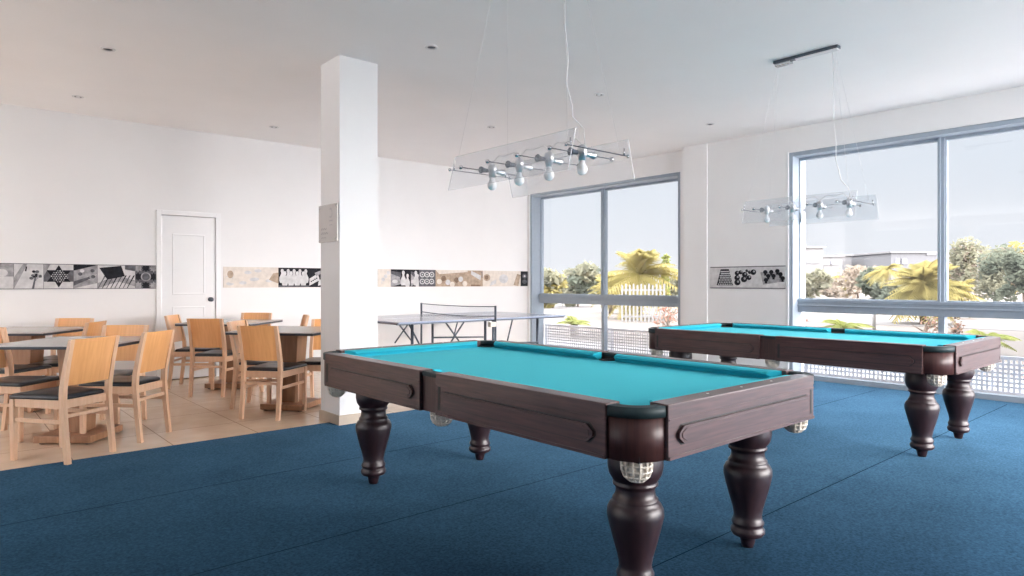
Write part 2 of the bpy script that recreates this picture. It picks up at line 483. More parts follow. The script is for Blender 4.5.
# perforated guard panels standing outside the lower lights
def guard(x, a, b, label):
    g = empty('guard_panel', (x, (a + b) / 2, -.02))
    L = (b - a) / 2
    p = MB(); m = M['perf']
    p.box(-.004, .004, -L, L, .03, .10, m).box(-.004, .004, -L, L, .425, .452, m)
    z0, z1, pitch, bar = .10, .425, .046, .021
    nz = 7
    for i in range(1, nz):
        z = z0 + (z1 - z0) * i / nz
        p.box(-.004, .004, -L, L, z - bar / 2, z + bar / 2, m)
    ny = int(2 * L / pitch)
    for i in range(ny + 1):
        y = -L + 2 * L * i / ny
        p.box(-.003, .003, max(-L, y - bar / 2), min(L, y + bar / 2), z0, z1, m)
    p.build('perforated_sheet', g)
    r = MB(); r.box(-.012, .022, -L, L, .446, .462, m); r.build('top_rail', g)
    for y in (-L + .02, 0, L - .02):
        q = MB(); q.box(.006, .036, y - .016, y + .016, 0, .446, m); q.build('post', g)
    return tag(g, label, 'guard panel', 'perforated guard panels outside the windows')
guard(8.46, 5.62, 8.78, 'low white guard panel outside the two-pane window next to the table tennis table')
guard(8.27, .66, 3.88, 'low white perforated guard panel outside the wide window behind the far pool table')

# ------------------------------------------------------------------ carpet
cp = empty('carpet', (2, 1, 0))
c_ = MB(); g_ = .012
cpoly = [(X0 + g_, Y0 + g_), (XW2 - g_, Y0 + g_), (XW2 - g_, w3a + g_), (8.09, w3a + g_), (8.09, w3b - g_), (XW2 - g_, w3b - g_), (XW2 - g_, w2a + g_), (8.09, w2a + g_),
         (8.09, w2b - g_), (XW2 - g_, w2b - g_), (XW2 - g_, 5.04), (XCOL - g_, 5.04), (XCOL - g_, 5.285), (X0 + g_, 5.285)]
c_.prism([(x - 2, y - 1) for x, y in cpoly], 'z', 0, .004, M['carpet'])
c_.build('carpet_sheet', cp)
s_ = MB()
for y in (1.70, 2.885, 4.085):
    s_.box(X0 + .02 - 2, XCOL - .02 - 2, y - 1 - .0028, y - 1 + .0028, .004, .0043, M['seam'])
s_.build('seam', cp, label='dark seam between two carpet lengths')
tag(cp, 'dark blue carpet laid under the pool tables, ending at the beige tiles', 'carpet')

# ------------------------------------------------------------------ pool tables
LX, LY, TT, TB = .668, 1.212, .783, .594     # half sizes, top, apron bottom
LEG = [(.024, .0), (.030, .02), (.034, .042), (.046, .048), (.066, .056), (.073, .067), (.074, .080), (.066, .091), (.063, .098), (.069, .106),
       (.070, .114), (.062, .130), (.060, .145), (.066, .18), (.079, .225), (.095, .285), (.105, .330), (.104, .352), (.095, .371), (.083, .381),
       (.085, .386), (.084, .392), (.077, .398), (.073, .412), (.072, .430), (.074, .438), (.083, .442), (.084, .450), (.078, .455), (.085, .463),
       (.097, .482), (.103, .512), (.102, .548), (.096, .576), (.090, .596)]
def hexpoly(a, b, z0, z1, tip_at_b):
    zc = (z0 + z1) / 2; t = .028
    if tip_at_b: return [(a, z0), (b - t, z0), (b, zc - .008), (b, zc + .008), (b - t, z1), (a, z1)]
    return [(a + t, z0), (b, z0), (b, z1), (a + t, z1), (a, zc + .008), (a, zc - .008)]

RW = .076
def rail(t, side, w0, w1, axis, m):
    """one wooden rail on the side (+1/-1) of the given axis, with its carved outer face as a sub-part"""
    O = LX if axis == 'x' else LY
    def bx(mb, o0, o1, a, b, z0, z1, mm):
        o0, o1 = sorted((side * o0, side * o1))
        if axis == 'x': mb.box(o0, o1, a, b, z0, z1, mm)
        else: mb.box(a, b, o0, o1, z0, z1, mm)
    mb = MB(); bx(mb, O - RW, O, w0, w1, TB, TT, m)
    r = mb.build('side_rail' if axis == 'x' else 'end_rail', t, bevel=.004)
    c = MB()
    bx(c, O, O + .005, w0 + .004, w1 - .004, TB + .003, TB + .014, m)
    bx(c, O, O + .003, w0 + .004, w1 - .004, TT - .056, TT - .050, m)
    bx(c, O - .001, O + .0015, w1 - .036, w1 - .018, TB + .026, TT - .058, M['mahodk'])
    ring = hexpoly(w0 + .043, w1 - .074, TB + .045, TB + .116, False)
    poly = hexpoly(w0 + .049, w1 - .076, TB + .050, TB + .111, False)
    c.prism(ring, axis, side * O, side * (O + .0012), M['mahodk'])
    c.prism(poly, axis, side * O, side * (O + .012), m)
    inner = hexpoly(w0 + .064, w1 - .082, TB + .058, TB + .103, False)
    c.prism(inner, axis, side * (O + .012), side * (O + .0145), m)
    c.build('carved_face', r)
    if axis == 'y':
        for k in (.28, .5, .72):
            d_ = MB(); d_.lathe([(.005, 0), (.005, .0008)], M['bone'], 10, None, (w0 + (w1 - w0) * k, side * (O - .04), TT))
            d_.build('inlay', r)
    return r

def net_bag(cx, cy, ztop, r=.052, depth=.075):
    """knotted cord bag: verticals and rings of cord on a rounded pouch"""
    mb = MB(); n = 14; m = M['net']
    prof = [(r, 0), (r * 1.0, -.25 * depth), (r * .97, -.5 * depth), (r * .82, -.75 * depth), (r * .5, -.93 * depth), (r * .12, -depth)]
    for j in range(n):
        t = 2 * PI * j / n
        mb.tube([(cx + a * math.cos(t), cy + a * math.sin(t), ztop + z) for a, z in prof], .0042, m, 5)
    for a, z in prof[:-1]:
        mb.tube([(cx + a * math.cos(2 * PI * j / 18), cy + a * math.sin(2 * PI * j / 18), ztop + z) for j in range(19)], .0042, m, 5)
    mb.lathe([(a * .93, z) for a, z in prof], M['net'], 14, None, (cx, cy, ztop))
    return mb

def pool_table(loc, label):
    t = empty('pool_table', loc)
    ci = .152                                   # corner inset
    mg = .060                                   # half gap of the middle pocket
    # wooden rails: two on each long side, one on each end
    for sx in (-1, 1):
        rail(t, sx, -LY + ci, -mg, 'x', M['maho'])
        rail(t, sx, mg + .012, LY - ci, 'x', M['maho'])
    for sy in (-1, 1):
        rail(t, sy, -LX + ci * .92, LX - ci * .86, 'y', M['mahox'])
    # playing bed
    bi = .076
    bed = MB(); bed.box(-LX + bi - .02, LX - bi + .02, -LY + bi - .02, LY - bi + .02, TB + .02, TT - .042, M['felt'])
    bed.build('bed', t)
    ub = MB(); ub.box(-LX + .05, LX - .05, -LY + .05, LY - .05, TB - .002, TB + .02, M['mahodk']); ub.build('underframe', t)
    # cushions: cloth-covered, chamfered at the pockets
    def cushion(p0, p1, inward, cut0, cut1):
        p0 = Vector(p0); p1 = Vector(p1); d = (p1 - p0).normalized(); iw = Vector(inward)
        sec = [(0, TT - .002), (.030, TT - .004), (.050, TT - .010), (.056, TT - .018), (.036, TT - .030), (.03, TT - .043), (0, TT - .043)]
        mb = MB(); vs = []
        for base, cut, sg in ((p0, cut0, 1), (p1, cut1, -1)):
            for w_, z in sec:
                q = base + iw * w_ + d * (sg * cut * w_ / .056)
                vs.append((q.x, q.y, z))
        n = len(sec)
        fs = [tuple(range(n)), tuple(range(n, 2 * n))[::-1]]
        for i in range(n):
            j = (i + 1) % n
            fs.append((i, n + i, n + j, j))
        mb.add(vs, fs, M['felt']); return mb
    xi = LX - RW; yi = LY - RW
    for sx in (-1, 1):
        for y0, y1, c0, c1 in ((-LY + ci + .02, -mg, .05, .02), (mg, LY - ci - .02, .02, .05)):
            cushion((sx * xi, y0, 0), (sx * xi, y1, 0), (-sx, 0, 0), c0, c1).build('cushion', t)
    for sy in (-1, 1):
        cushion((-LX + ci + .01, sy * yi, 0), (LX - ci - .01, sy * yi, 0), (0, -sy, 0), .05, .05).build('cushion', t)
    # rounded corner castings with their leather lips, and recessed middle ones
    for sx in (-1, 1):
        for sy in (-1, 1):
            rr = .125; cx, cy = sx * (LX - .014 - rr), sy * (LY - .014 - rr)
            a0 = math.atan2(sy, sx) - PI / 4
            arc = [(cx + rr * math.cos(a0 + PI / 2 * i / 10), cy + rr * math.sin(a0 + PI / 2 * i / 10)) for i in range(11)]
            inn = [(cx + (rr - .05) * math.cos(a0 + PI / 2 * i / 10), cy + (rr - .05) * math.sin(a0 + PI / 2 * i / 10)) for i in range(11)]
            ext = .04
            # extend straight stubs behind the rails
            e0 = Vector((math.sin(a0), -math.cos(a0))) * ext; e1 = Vector((-math.sin(a0 + PI / 2), math.cos(a0 + PI / 2))) * ext
            arc = [(arc[0][0] + e0.x, arc[0][1] + e0.y)] + arc + [(arc[-1][0] + e1.x, arc[-1][1] + e1.y)]
            inn = [(inn[0][0] + e0.x, inn[0][1] + e0.y)] + inn + [(inn[-1][0] + e1.x, inn[-1][1] + e1.y)]
            mb = MB(); mb.prism(arc + inn[::-1], 'z', TB + .002, TT - .040, M['casting'], smooth=True)
            cc = mb.build('corner_casting', t)
            lip = MB()
            n_ = len(arc)
            def off(pts, k):
                out = []
                for p in pts:
                    d = Vector((p[0] - cx, p[1] - cy)); L = d.length
                    d = d * ((L + k) / L); out.append((cx + d.x, cy + d.y))
                return out
            lip.prism(off(arc, .006) + off(inn, .012)[::-1], 'z', TT - .042, TT - .005, M['lip'], smooth=True)
            lip.build('pocket_lip', cc)
            # pocket mouth: dark cup let into the bed
            cup = MB(); cup.lathe([(.060, TT - .0415), (.056, TT - .038), (.010, TT - .039)], M['rubber'], 20, None, (sx * (LX - .105), sy * (LY - .105), 0))
            cup.build('pocket_mouth', t)
            net_bag(sx * (LX - .10), sy * (LY - .10), TB, .052, .080).build('pocket_net', t, label='cream netted pocket bag at a corner')
    for sx in (-1, 1):
        mb = MB(); a = sx * (LX - .018); b = sx * (LX - .05)
        mb.box(min(a, b), max(a, b), -mg, mg + .012, TB + .002, TT - .026, M['casting'])
        mc = mb.build('middle_casting', t)
        lip = MB(); a = sx * (LX - .010); b = sx * (LX - .06)
        lip.box(min(a, b), max(a, b), -mg + .001, mg + .011, TT - .026, TT - .004, M['lip']); lip.build('pocket_lip', mc, bevel=.006)
        cup = MB(); cup.lathe([(.050, TT - .0415), (.047, TT - .038), (.008, TT - .039)], M['rubber'], 18, None, (sx * (LX - .095), 0, 0)); cup.build('pocket_mouth', t)
        net_bag(sx * (LX - .075), 0, TB, .050, .066).build('pocket_net', t, label='cream netted pocket bag at the middle of a side')
    for sx in (-1, 1):
        for sy in (-1, 1):
            mb = MB(); mb.lathe([(r_, z - .0) for r_, z in LEG], M['mahol'], 32, None, (sx * .402, sy * .975, 0)); mb.build('leg', t)
    tag(t, label, 'pool table', 'pool tables')
    return t
pool_table((2.366, 2.53, .004), 'nearer mahogany pool table with turquoise cloth, close to the white pillar')
pt2 = dup(bpy.data.objects['pool_table'])
pt2.location = (5.505, 2.55, .004)
pt2['label'] = 'farther mahogany pool table with turquoise cloth, in front of the wide window'

# ------------------------------------------------------------------ pendant lamps
def pendant(loc, label):
    """hung over a table: canopy on the ceiling, four bulbs on cross rods, two leaning acrylic sheets"""
    t = empty('pendant_lamp', loc)          # origin on the ceiling
    Z = 1.822 - H
    cn = MB(); cn.box(-.03, .03, -.27, .27, -.026, 0, M['dksteel'])
    cn.box(-.029, .029, -.265, .08, -.036, -.0261, M['ring']); cn.build('ceiling_canopy', t, bevel=.004)  # pale lower plate stands for the bright reflection on the canopy
    bx = MB(); bx.box(-.026, .026, .12, .26, -.052, -.026, M['steel']); bx.build('transformer', t, bevel=.006)
    for sx in (-1, 1):
        for sy in (-1, 1):
            w_ = MB(); w_.tube([(sx * .012, sy * .235, -.026), (sx * .19, sy * .43, Z + .004)], .0009, M['wire'], 5); w_.build('cable', t)
    # cross rods
    ys = [-.345, -.115, .115, .345]
    for y in (-.45, .45):
        r_ = MB(); r_.tube([(-.22, y, Z), (.22, y, Z)], .0028, M['dksteel'], 6)
        for x in (-.22, .22): r_.ball((x, y, Z), .009, M['steel'], 10)
        for x in (-.19, .19): r_.tube([(x, y, Z), (x, y, Z + .035)], .004, M['steel'], 6)
        r_.build('end_rod', t)
    # thin spine that carries the lampholders
    sp = MB(); sp.tube([(0, -.45, Z + .003), (0, .45, Z + .003)], .0022, M['wire'], 5); sp.build('spine_rod', t)
    for y in ys:
        r_ = MB(); r_.tube([(-.222, y, Z), (.222, y, Z)], .0028, M['dksteel'], 6)
        for x in (-.222, .222): r_.ball((x, y, Z), .012, M['steel'], 10)
        rod = r_.build('cross_rod', t)
        h_ = MB()
        h_.lathe([(.010, .045), (.022, .034), (.027, .018), (.027, -.004), (.020, -.012), (.018, -.034)][::-1], M['chrome'], 16, None, (0, y, Z))
        lh = h_.build('lampholder', t)
        for sx in (-1, 1):
            s2 = MB()
            T_ = Matrix.Translation((sx * .062, y, Z + .002)) @ Matrix.Rotation(sx * R(90), 4, 'Y')
            s2.lathe([(.008, -.032), (.012, -.026), (.013, 0), (.020, .018), (.020, .022), (.014, .023)], M['chrome'] if sx > 0 else M['dksteel'], 14, T_)
            s2.build('spot_head', lh)
        b_ = MB()
        b_.lathe([(.013, -.030), (.014, -.040), (.016, -.050), (.024, -.062), (.0275, -.074), (.0265, -.086), (.020, -.097), (.010, -.103), (.003, -.1045)][::-1], M['bulb'], 18, None, (0, y, Z))
        b_.build('bulb', lh)
    # two leaning sheets
    for sx in (-1, 1):
        a = MB()
        x0, x1 = sx * .185, sx * .236; z0, z1 = Z + .075, Z - .118
        th = .003
        y0, y1 = -.48, .44
        lo = [(x1 - th, y0, z1), (x1 + th, y0, z1), (x1 + th, y1, z1), (x1 - th, y1, z1)]
        hi = [(x0 - th, y0, z0), (x0 + th, y0, z0), (x0 + th, y1, z0), (x0 - th, y1, z0)]
        a.add(lo + hi, [(1, 2, 6, 5), (3, 0, 4, 7)], M['acryl'])
        a.add(lo + hi, [(3, 2, 1, 0), (4, 5, 6, 7), (0, 1, 5, 4), (2, 3, 7, 6)], M['acryle'])
        a.build('acrylic_sheet', t)
    # feed cord looping from the canopy to the holders
    c2 = MB()
    pts = [(0, -.22, -.03), (.004, -.225, -.35), (-.004, -.23, -.62), (.012, -.24, -.78), (-.012, -.25, -.92), (.01, -.27, -1.03), (-.01, -.29, -1.09), (.03, -.33, -1.15), (.02, -.345, Z + .045)]
    c2.tube(pts, .003, M['cord'], 6)
    for i in range(3):
        ya, yb = ys[i], ys[i + 1]
        c2.tube([(0, ya, Z + .045), (.012, ya + .05, Z + .085), (-.008, (ya + yb) / 2, Z + .07), (.008, yb - .05, Z + .085), (0, yb, Z + .045)], .0024, M['cord'], 5)
    c2.build('cord', t)
    return tag(t, label, 'pendant lamp', 'glass pendant lamps over the pool tables')
pendant((2.378, 2.553, H), 'pendant lamp with four bare bulbs and clear sheets hanging over the nearer pool table')
p2 = dup(bpy.data.objects['pendant_lamp'])
p2.location = (5.46, 2.545, H)
p2['label'] = 'pendant lamp with clear sheets hung from a steel bar before the wide window'

# ------------------------------------------------------------------ recessed downlights
DL = [(1.064, 6.232, 'dark recessed downlight in the ceiling to the left of the pillar', 1),
      (1.103, 8.02, 'pale recessed downlight in the ceiling above the far left dining table', 0),
      (3.125, 8.013, 'recessed downlight in the ceiling close to the back wall, just left of the pillar top', 0),
      (3.026, 4.461, 'dark recessed downlight in the ceiling just right of the pillar top', 1),
      (5.129, 6.265, 'small recessed downlight in the ceiling above the table tennis table', 0),
      (5.065, 4.471, 'recessed downlight in the ceiling beyond the near pendant lamp', 0),
      (7.008, 4.425, 'recessed downlight in the ceiling near the column between the two windows', 1)]
for x, y, lb, dk in DL:
    t = empty('downlight', (x, y, H))
    a = MB(); a.lathe([(.033, -.002), (.040, -.008), (.050, -.007), (.055, 0)], M['ring'], 24); a.build('trim_ring', t)
    b = MB(); b.lathe([(.033, -.003), (.030, -.0025)], M['hole'], 20); b.build('reflector', t)
    q = MB(); q.lathe([(.012, -.010), (.018, -.006), (.019, -.003)], M['dksteel'] if dk else M['ring'], 14); q.build('lamp', t)
    tag(t, lb, 'downlight', 'recessed ceiling downlights')

# ------------------------------------------------------------------ pillar sign
sg = empty('sign', (PX, 5.302, 1.703))
p_ = MB(); p_.box(-.018, -.008, -.178, .178, -.160, .160, M['sign']); p_.build('plate', sg, bevel=.002)
st = MB()
for y in (-.155, .155):
    for z in (-.138, .138):
        st.lathe([(.009, 0), (.009, .021), (.004, .022)], M['steel'], 12, Matrix.Translation((0, y, z)) @ Matrix.Rotation(-PI / 2, 4, 'Y'))
st.build('standoff_bolt', sg)
ic = MB()
# open ring with a stem, drawn in grey
for i in range(9):
    a0 = R(50) + R(265) * i / 9; a1 = R(50) + R(265) * (i + 1) / 9
    q = [(-.055 + .045 * math.cos(a) * .8, .085 + .045 * math.sin(a)) for a in (a0, a1)] + [(-.055 + .028 * math.cos(a) * .8, .085 + .028 * math.sin(a)) for a in (a1, a0)]
    ic.prism(q, 'x', -.0185, -.018, M['signic'])
ic.box(-.0185, -.018, -.095, -.025, .012, .026, M['signic']).box(-.0185, -.018, -.09, -.03, -.022, -.012, M['signic'])
ic.build('pictogram', sg)
tx = MB()
r2 = random.Random(3)
for z, n_, hgt in ((-.055, 6, .018), (-.092, 7, .018), (-.125, 5, .009)):
    y = .125
    for i in range(n_):
        w_ = r2.uniform(.010, .018)
        # each character is a pair of strokes
        tx.box(-.0185, -.018, y - w_ * .35, y, z, z + hgt, M['signink'])
        tx.box(-.0185, -.018, y - w_, y - w_ * .35, z + (hgt * .6 if i % 2 else 0), z + (hgt if i % 2 else hgt * .4), M['signink'])
        y -= w_ + .005
tx.build('lettering', sg)
tag(sg, 'pale notice plate with grey lettering fixed to the left face of the pillar', 'sign')

# ------------------------------------------------------------------ picture strips
class Pic:
    """a picture print in the XZ plane facing -Y: local x 0..w, z 0..h"""
    def __init__(s, w, h, bg):
        s.mb = MB(); s.w = w; s.h = h; s.lay = 0
        s.mb.box(0, w, -.004, 0, 0, h, bg)
    def poly(s, pts, m):
        s.lay += 1; y = -.004 - .00025 * s.lay
        pts = [(min(max(x, 0), s.w), min(max(z, 0), s.h)) for x, z in pts]
        s.mb.add([(x, y, z) for x, z in pts], [tuple(range(len(pts)))], m)
        return s
    def disc(s, x, z, rx, rz, m, n=14):
        return s.poly([(x + rx * math.cos(2 * PI * i / n), z + rz * math.sin(2 * PI * i / n)) for i in range(n)], m)
    def rect(s, x0, x1, z0, z1, m):
        return s.poly([(x0, z0), (x1, z0), (x1, z1), (x0, z1)], m)
def star(cx, cz, r1, r2, n, ph=PI / 2):
    return [(cx + (r1 if i % 2 == 0 else r2) * math.cos(ph + PI * i / n), cz + (r1 if i % 2 == 0 else r2) * math.sin(ph + PI * i / n)) for i in range(2 * n)]
def pin(p, x, z, h, m):
    pr = [(.16, 0), (.22, .2), (.2, .4), (.09, .62), (.07, .7), (.12, .85), (.08, .97), (0, 1)]
    p.poly([(x + a * h, z + b * h) for a, b in pr] + [(x - a * h, z + b * h) for a, b in pr[::-1]], m)
b0, b1, b2, b3 = M['bw0'], M['bw1'], M['bw2'], M['bw3']; c0, c1, c2_ = M['sep0'], M['sep1'], M['sep2']
FH = .266
def pic_cards(w):
    p = Pic(w, FH, b1)
    p.poly([(.0, .14), (w * .7, .266), (0, .266)], b2); p.disc(w * .35, .2, .05, .035, b3); p.rect(w * .3, w, 0, .13, b0); p.disc(w * .7, .17, .05, .04, b0)
    return p
def pic_flower(w):
    p = Pic(w, FH, b0)
    p.poly([(0, 0), (w * .45, .266), (w * .3, .266), (0, .12)], b1)
    rg = random.Random(5)
    for i in range(16):
        a = rg.uniform(0, 6.28); r_ = rg.uniform(.01, .06)
        p.disc(w * .72 + r_ * math.cos(a), .14 + r_ * .8 * math.sin(a), rg.uniform(.010, .024), rg.uniform(.008, .018), (b2, b1, b3)[i % 3], 7)
    p.poly([(w * .60, 0), (w * .68, 0), (w * .74, .12), (w * .69, .12)], b2)
    p.poly([(w * .36, .19), (w * .41, .185), (w * .44, .235), (w * .40, .245)], b3)
    return p
def pic_star(w):
    p = Pic(w, FH, b0)
    p.rect(0, w, .075, .205, b2)
    p.poly([(0, .266), (w * .22, .266), (0, .14)], b1)
    p.poly([(w * .5, .258), (w * .64, .14), (w * .5, .01), (w * .36, .14)], b2)
    p.poly(star(w / 2, .135, .125, .07, 6), b3)
    for i in range(-3, 4):
        for j in range(-3, 4):
            x, z = w / 2 + i * .022 + (j % 2) * .011, .135 + j * .02
            if abs(i) + abs(j) < 5: p.disc(x, z, .007, .007, b0 if (i + j) % 2 else b1, 8)
    return p
def pic_dice(w):
    p = Pic(w, FH, b1)
    p.poly([(0, .0), (w, .06), (w, 0)], b0); p.poly([(0, .2), (w, .266), (0, .266)], b3)
    for i in range(9):
        a = i * .8
        p.disc(w * .58 + .07 * math.cos(a), .165 + .05 * math.sin(a), .022, .02, (b0, b2, b1)[i % 3], 9)
    p.poly([(0, .03), (w * .7, .11), (w * .66, .135), (0, .08)], b2)
    return p
def pic_box(w):
    p = Pic(w, FH, b0)
    p.poly([(0, 0), (w * .55, .08), (w, .02), (w, .09), (w * .5, .15), (0, .06)], b1)
    for i in range(8):
        p.poly([(w * (.0 + .11 * i), .0), (w * (.02 + .11 * i), 0), (w * (.22 + .11 * i), .15), (w * (.18 + .11 * i), .15)], b3 if i % 2 else b2)
    p.poly([(w * .04, .235), (w * .62, .262), (w * .72, .14), (w * .25, .10)], b3)
    p.poly([(w * .72, .22), (w, .2), (w, .266), (w * .72, .266)], b2)
    return p
def pic_board(w):
    p = Pic(w, FH, b2)
    for ix in range(3):
        for iz in range(3):
            p.poly(star(w * (.12 + .38 * ix), .03 + .105 * iz, .052, .032, 8), b3 if (ix + iz) % 2 else b1)
    p.disc(w * .5, .135, .055, .055, b1); p.disc(w * .5, .135, .042, .042, b2)
    return p
def pic_haze(w):
    p = Pic(w, FH, c0)
    p.poly([(0, 0), (w * .3, 0), (w * .2, .266), (0, .266)], c0)
    for i in range(12):
        p.disc(w * (.05 + .9 * rnd.random()), .03 + .2 * rnd.random(), .05, .022, (b0, c0, b0)[i % 3], 10)
    p.disc(w * .12, .17, .04, .05, c1); p.poly([(w * .82, .1), (w, .05), (w, .2), (w * .9, .19)], c1)
    return p
def pic_pins(w):
    p = Pic(w, FH, b3)
    for i in range(5): pin(p, w * (.12 + .19 * i), .06, .19, b0)
    for i in range(4): pin(p, w * (.2 + .2 * i), .02, .2, b0)
    p.rect(0, w, 0, .025, b2)
    return p
def pic_domino(w):
    p = Pic(w, FH, b3)
    p.poly([(0, .02), (w * .6, .1), (w * .5, .19), (0, .12)], b0); p.poly([(w * .4, .15), (w, .24), (w, .266), (w * .3, .2)], b1)
    p.poly([(w * .5, .02), (w * .9, .04), (w * .8, .12), (w * .55, .1)], b0)
    for i in range(4): p.disc(w * (.12 + .1 * i), .08 + .015 * i, .012, .01, b3, 8)
    return p
def pic_plain(w):
    p = Pic(w, FH, c0)
    for i in range(4): p.disc(w * (.2 + .2 * i), .06 + .05 * i, .03, .03, b0)
    p.poly([(0, 0), (w * .3, 0), (w * .15, .266), (0, .266)], c1 if w > .4 else c0)
    return p
def pic_chess(w):
    p = Pic(w, FH, b3)
    p.poly([(0, .0), (w * .5, .04), (w * .45, .16), (0, .2)], b1)
    p.poly([(0, .2), (w * .5, .14), (w * .5, .22), (0, .24)], b2)
    pin(p, w * .62, .02, .23, b0); pin(p, w * .83, .0, .2, b0); p.disc(w * .2, .08, .05, .03, b0)
    return p
def pic_chips(w):
    p = Pic(w, FH, b2)
    for i in range(6):
        x, z = w * (.2 + .28 * (i % 3)), .08 + .11 * (i // 3)
        p.disc(x, z, .05, .045, b0); p.disc(x, z, .034, .03, b2); p.disc(x, z, .014, .012, b0)
    return p
def pic_cue(w):
    p = Pic(w, FH, c1)
    for i in range(7): p.disc(w * (.1 + .12 * i), .08 + .05 * math.sin(i * 1.7), .05, .045, (c0, c2_, b0)[i % 3])
    p.poly([(w * .1, .2), (w * .9, .24), (w * .9, .266), (0, .266)], c0)
    return p
def pic_diag(w):
    p = Pic(w, FH, c1)
    p.poly([(0, .2), (w * .8, .1), (w * .85, .18), (0, .266)], b0); p.rect(w * .9, w * .97, .14, .25, b2); p.rect(0, w * .8, 0, .03, c2_)
    return p
def pic_brown(w):
    p = Pic(w, FH, c0)
    p.disc(w * .3, .15, w * .26, .06, c1); p.disc(w * .28, .15, w * .15, .035, c2_); p.poly([(w * .5, 0), (w, .05), (w, .12), (w * .6, .07)], b0)
    return p
def pic_pale(w):
    p = Pic(w, FH, c0)
    p.disc(w * .3, .13, w * .18, .08, b0); p.disc(w * .7, .12, w * .2, .06, c0); p.poly([(w * .7, .02), (w * .9, 0), (w, .2), (w * .85, .22)], c1)
    return p
def pic_dark(w):
    p = Pic(w, FH, b3)
    p.disc(w * .5, .18, w * .3, .045, b2); p.disc(w * .5, .08, w * .3, .04, b2); p.disc(w * .5, .18, w * .12, .02, b0)
    return p

def strip(x0, x1, pics, label, zc, rim):
    t = empty('picture_strip', (x0, Y1, zc))
    bk = MB(); bk.box(0, x1 - x0, -.008, -.0005, -.007 if rim else -.002, FH + (.007 if rim else .002), M['bw2'] if rim else M['sep0'])
    bk.build('backing', t)
    tot = sum(w for w, _ in pics); x = 0
    for w, fn in pics:
        w_ = w / tot * (x1 - x0)
        o = fn(w_ - (.004 if rim else .001)).mb.build('picture', t, loc=(x + .001, -.008, 0))
        x += w_
    tag(t, label, 'picture strip', 'picture strips along the walls')
def wx(u): # where a bearing meets the back wall
    a = (u - 512) / FPX
    return (FW[0] + a * RT[0]) / (FW[1] + a * RT[1]) * Y1
strip(wx(-26), 2.018, [(wx(14) - wx(-26), pic_cards), (wx(44) - wx(14), pic_flower), (wx(74) - wx(44), pic_star), (wx(98) - wx(74), pic_dice),
                        (wx(136) - wx(98), pic_box), (wx(157) - wx(136), pic_board)],
      'black and white picture strip on the back wall left of the white door', 1.132, True)
strip(wx(223), wx(377), [(wx(278) - wx(223), pic_haze), (wx(309) - wx(278), pic_pins), (wx(326) - wx(309), pic_domino), (wx(350) - wx(326), pic_chips), (wx(377) - wx(350), pic_cue)],
      'picture strip with pale print and bowling pins on the wall between door and pillar', 1.135, False)
strip(wx(377.5), wx(528.0), [(10.5, pic_plain), (17, pic_chess), (7, pic_chess), (15, pic_chips), (34, pic_cue), (12, pic_diag), (14, pic_brown), (27, pic_pale), (9, pic_dark)],
      'picture strip with brownish prints on the wall above the table tennis table', 1.137, False)
# the short strip on the window wall
t = empty('picture_strip', (XW2, 5.01, 1.132))
t.rotation_euler = (0, 0, -PI / 2)      # local x runs along -Y
Ls = 5.0 - 3.945
bk = MB(); bk.box(0, Ls, -.006, -.0005, -.012, FH + .012, M['bw2']); bk.build('backing', t)
w_ = Ls / 3
p = Pic(w_, FH, b0)
p.poly([(.10, .03), (w_ - .01, .03), (w_ - .07, .245), (.16, .245)], b3)
for i in range(1, 9):
    for j in range(7):
        zz = .045 + j * .028; half = .12 - (zz - .03) * .28
        xx = .225 + (i - 4.5) / 4 * half * .95 + (j % 2) * .01
        p.disc(xx, zz, .0095, .0095, b0, 6)
p.mb.build('picture', t, loc=(0, -.006, 0), label='print of a latticed trapezoid on white')
p = Pic(w_, FH, b0)
for i, (x, z, r) in enumerate([(.05, .19, .035), (.05, .13, .04), (.055, .07, .045), (.10, .2, .03), (.16, .17, .04), (.15, .11, .045), (.22, .13, .035), (.23, .2, .025), (.28, .2, .04), (.19, .22, .02)]):
    p.disc(x, z, r, r * .9, b3); p.disc(x + .01, z + .01, r * .35, r * .35, b1)
p.mb.build('picture', t, loc=(w_, -.006, 0), label='print of a cluster of dark round pieces on white')
p = Pic(w_, FH, b0)
p.poly([(.06, .04), (.33, .08), (.31, .2), (.02, .2)], b1)
for i, (x, z) in enumerate([(.09, .2), (.13, .15), (.1, .1), (.17, .2), (.2, .15), (.25, .21), (.29, .17), (.32, .12)]):
    p.disc(x, z, .03, .026, b3); p.rect(x - .015, x + .015, z - .045, z, b3)
p.mb.build('picture', t, loc=(2 * w_, -.006, 0), label='print of dark pieces on a tilted board')
tag(t, 'short picture strip with dark border on the wall beside the wide window', 'picture strip', 'picture strips along the walls')

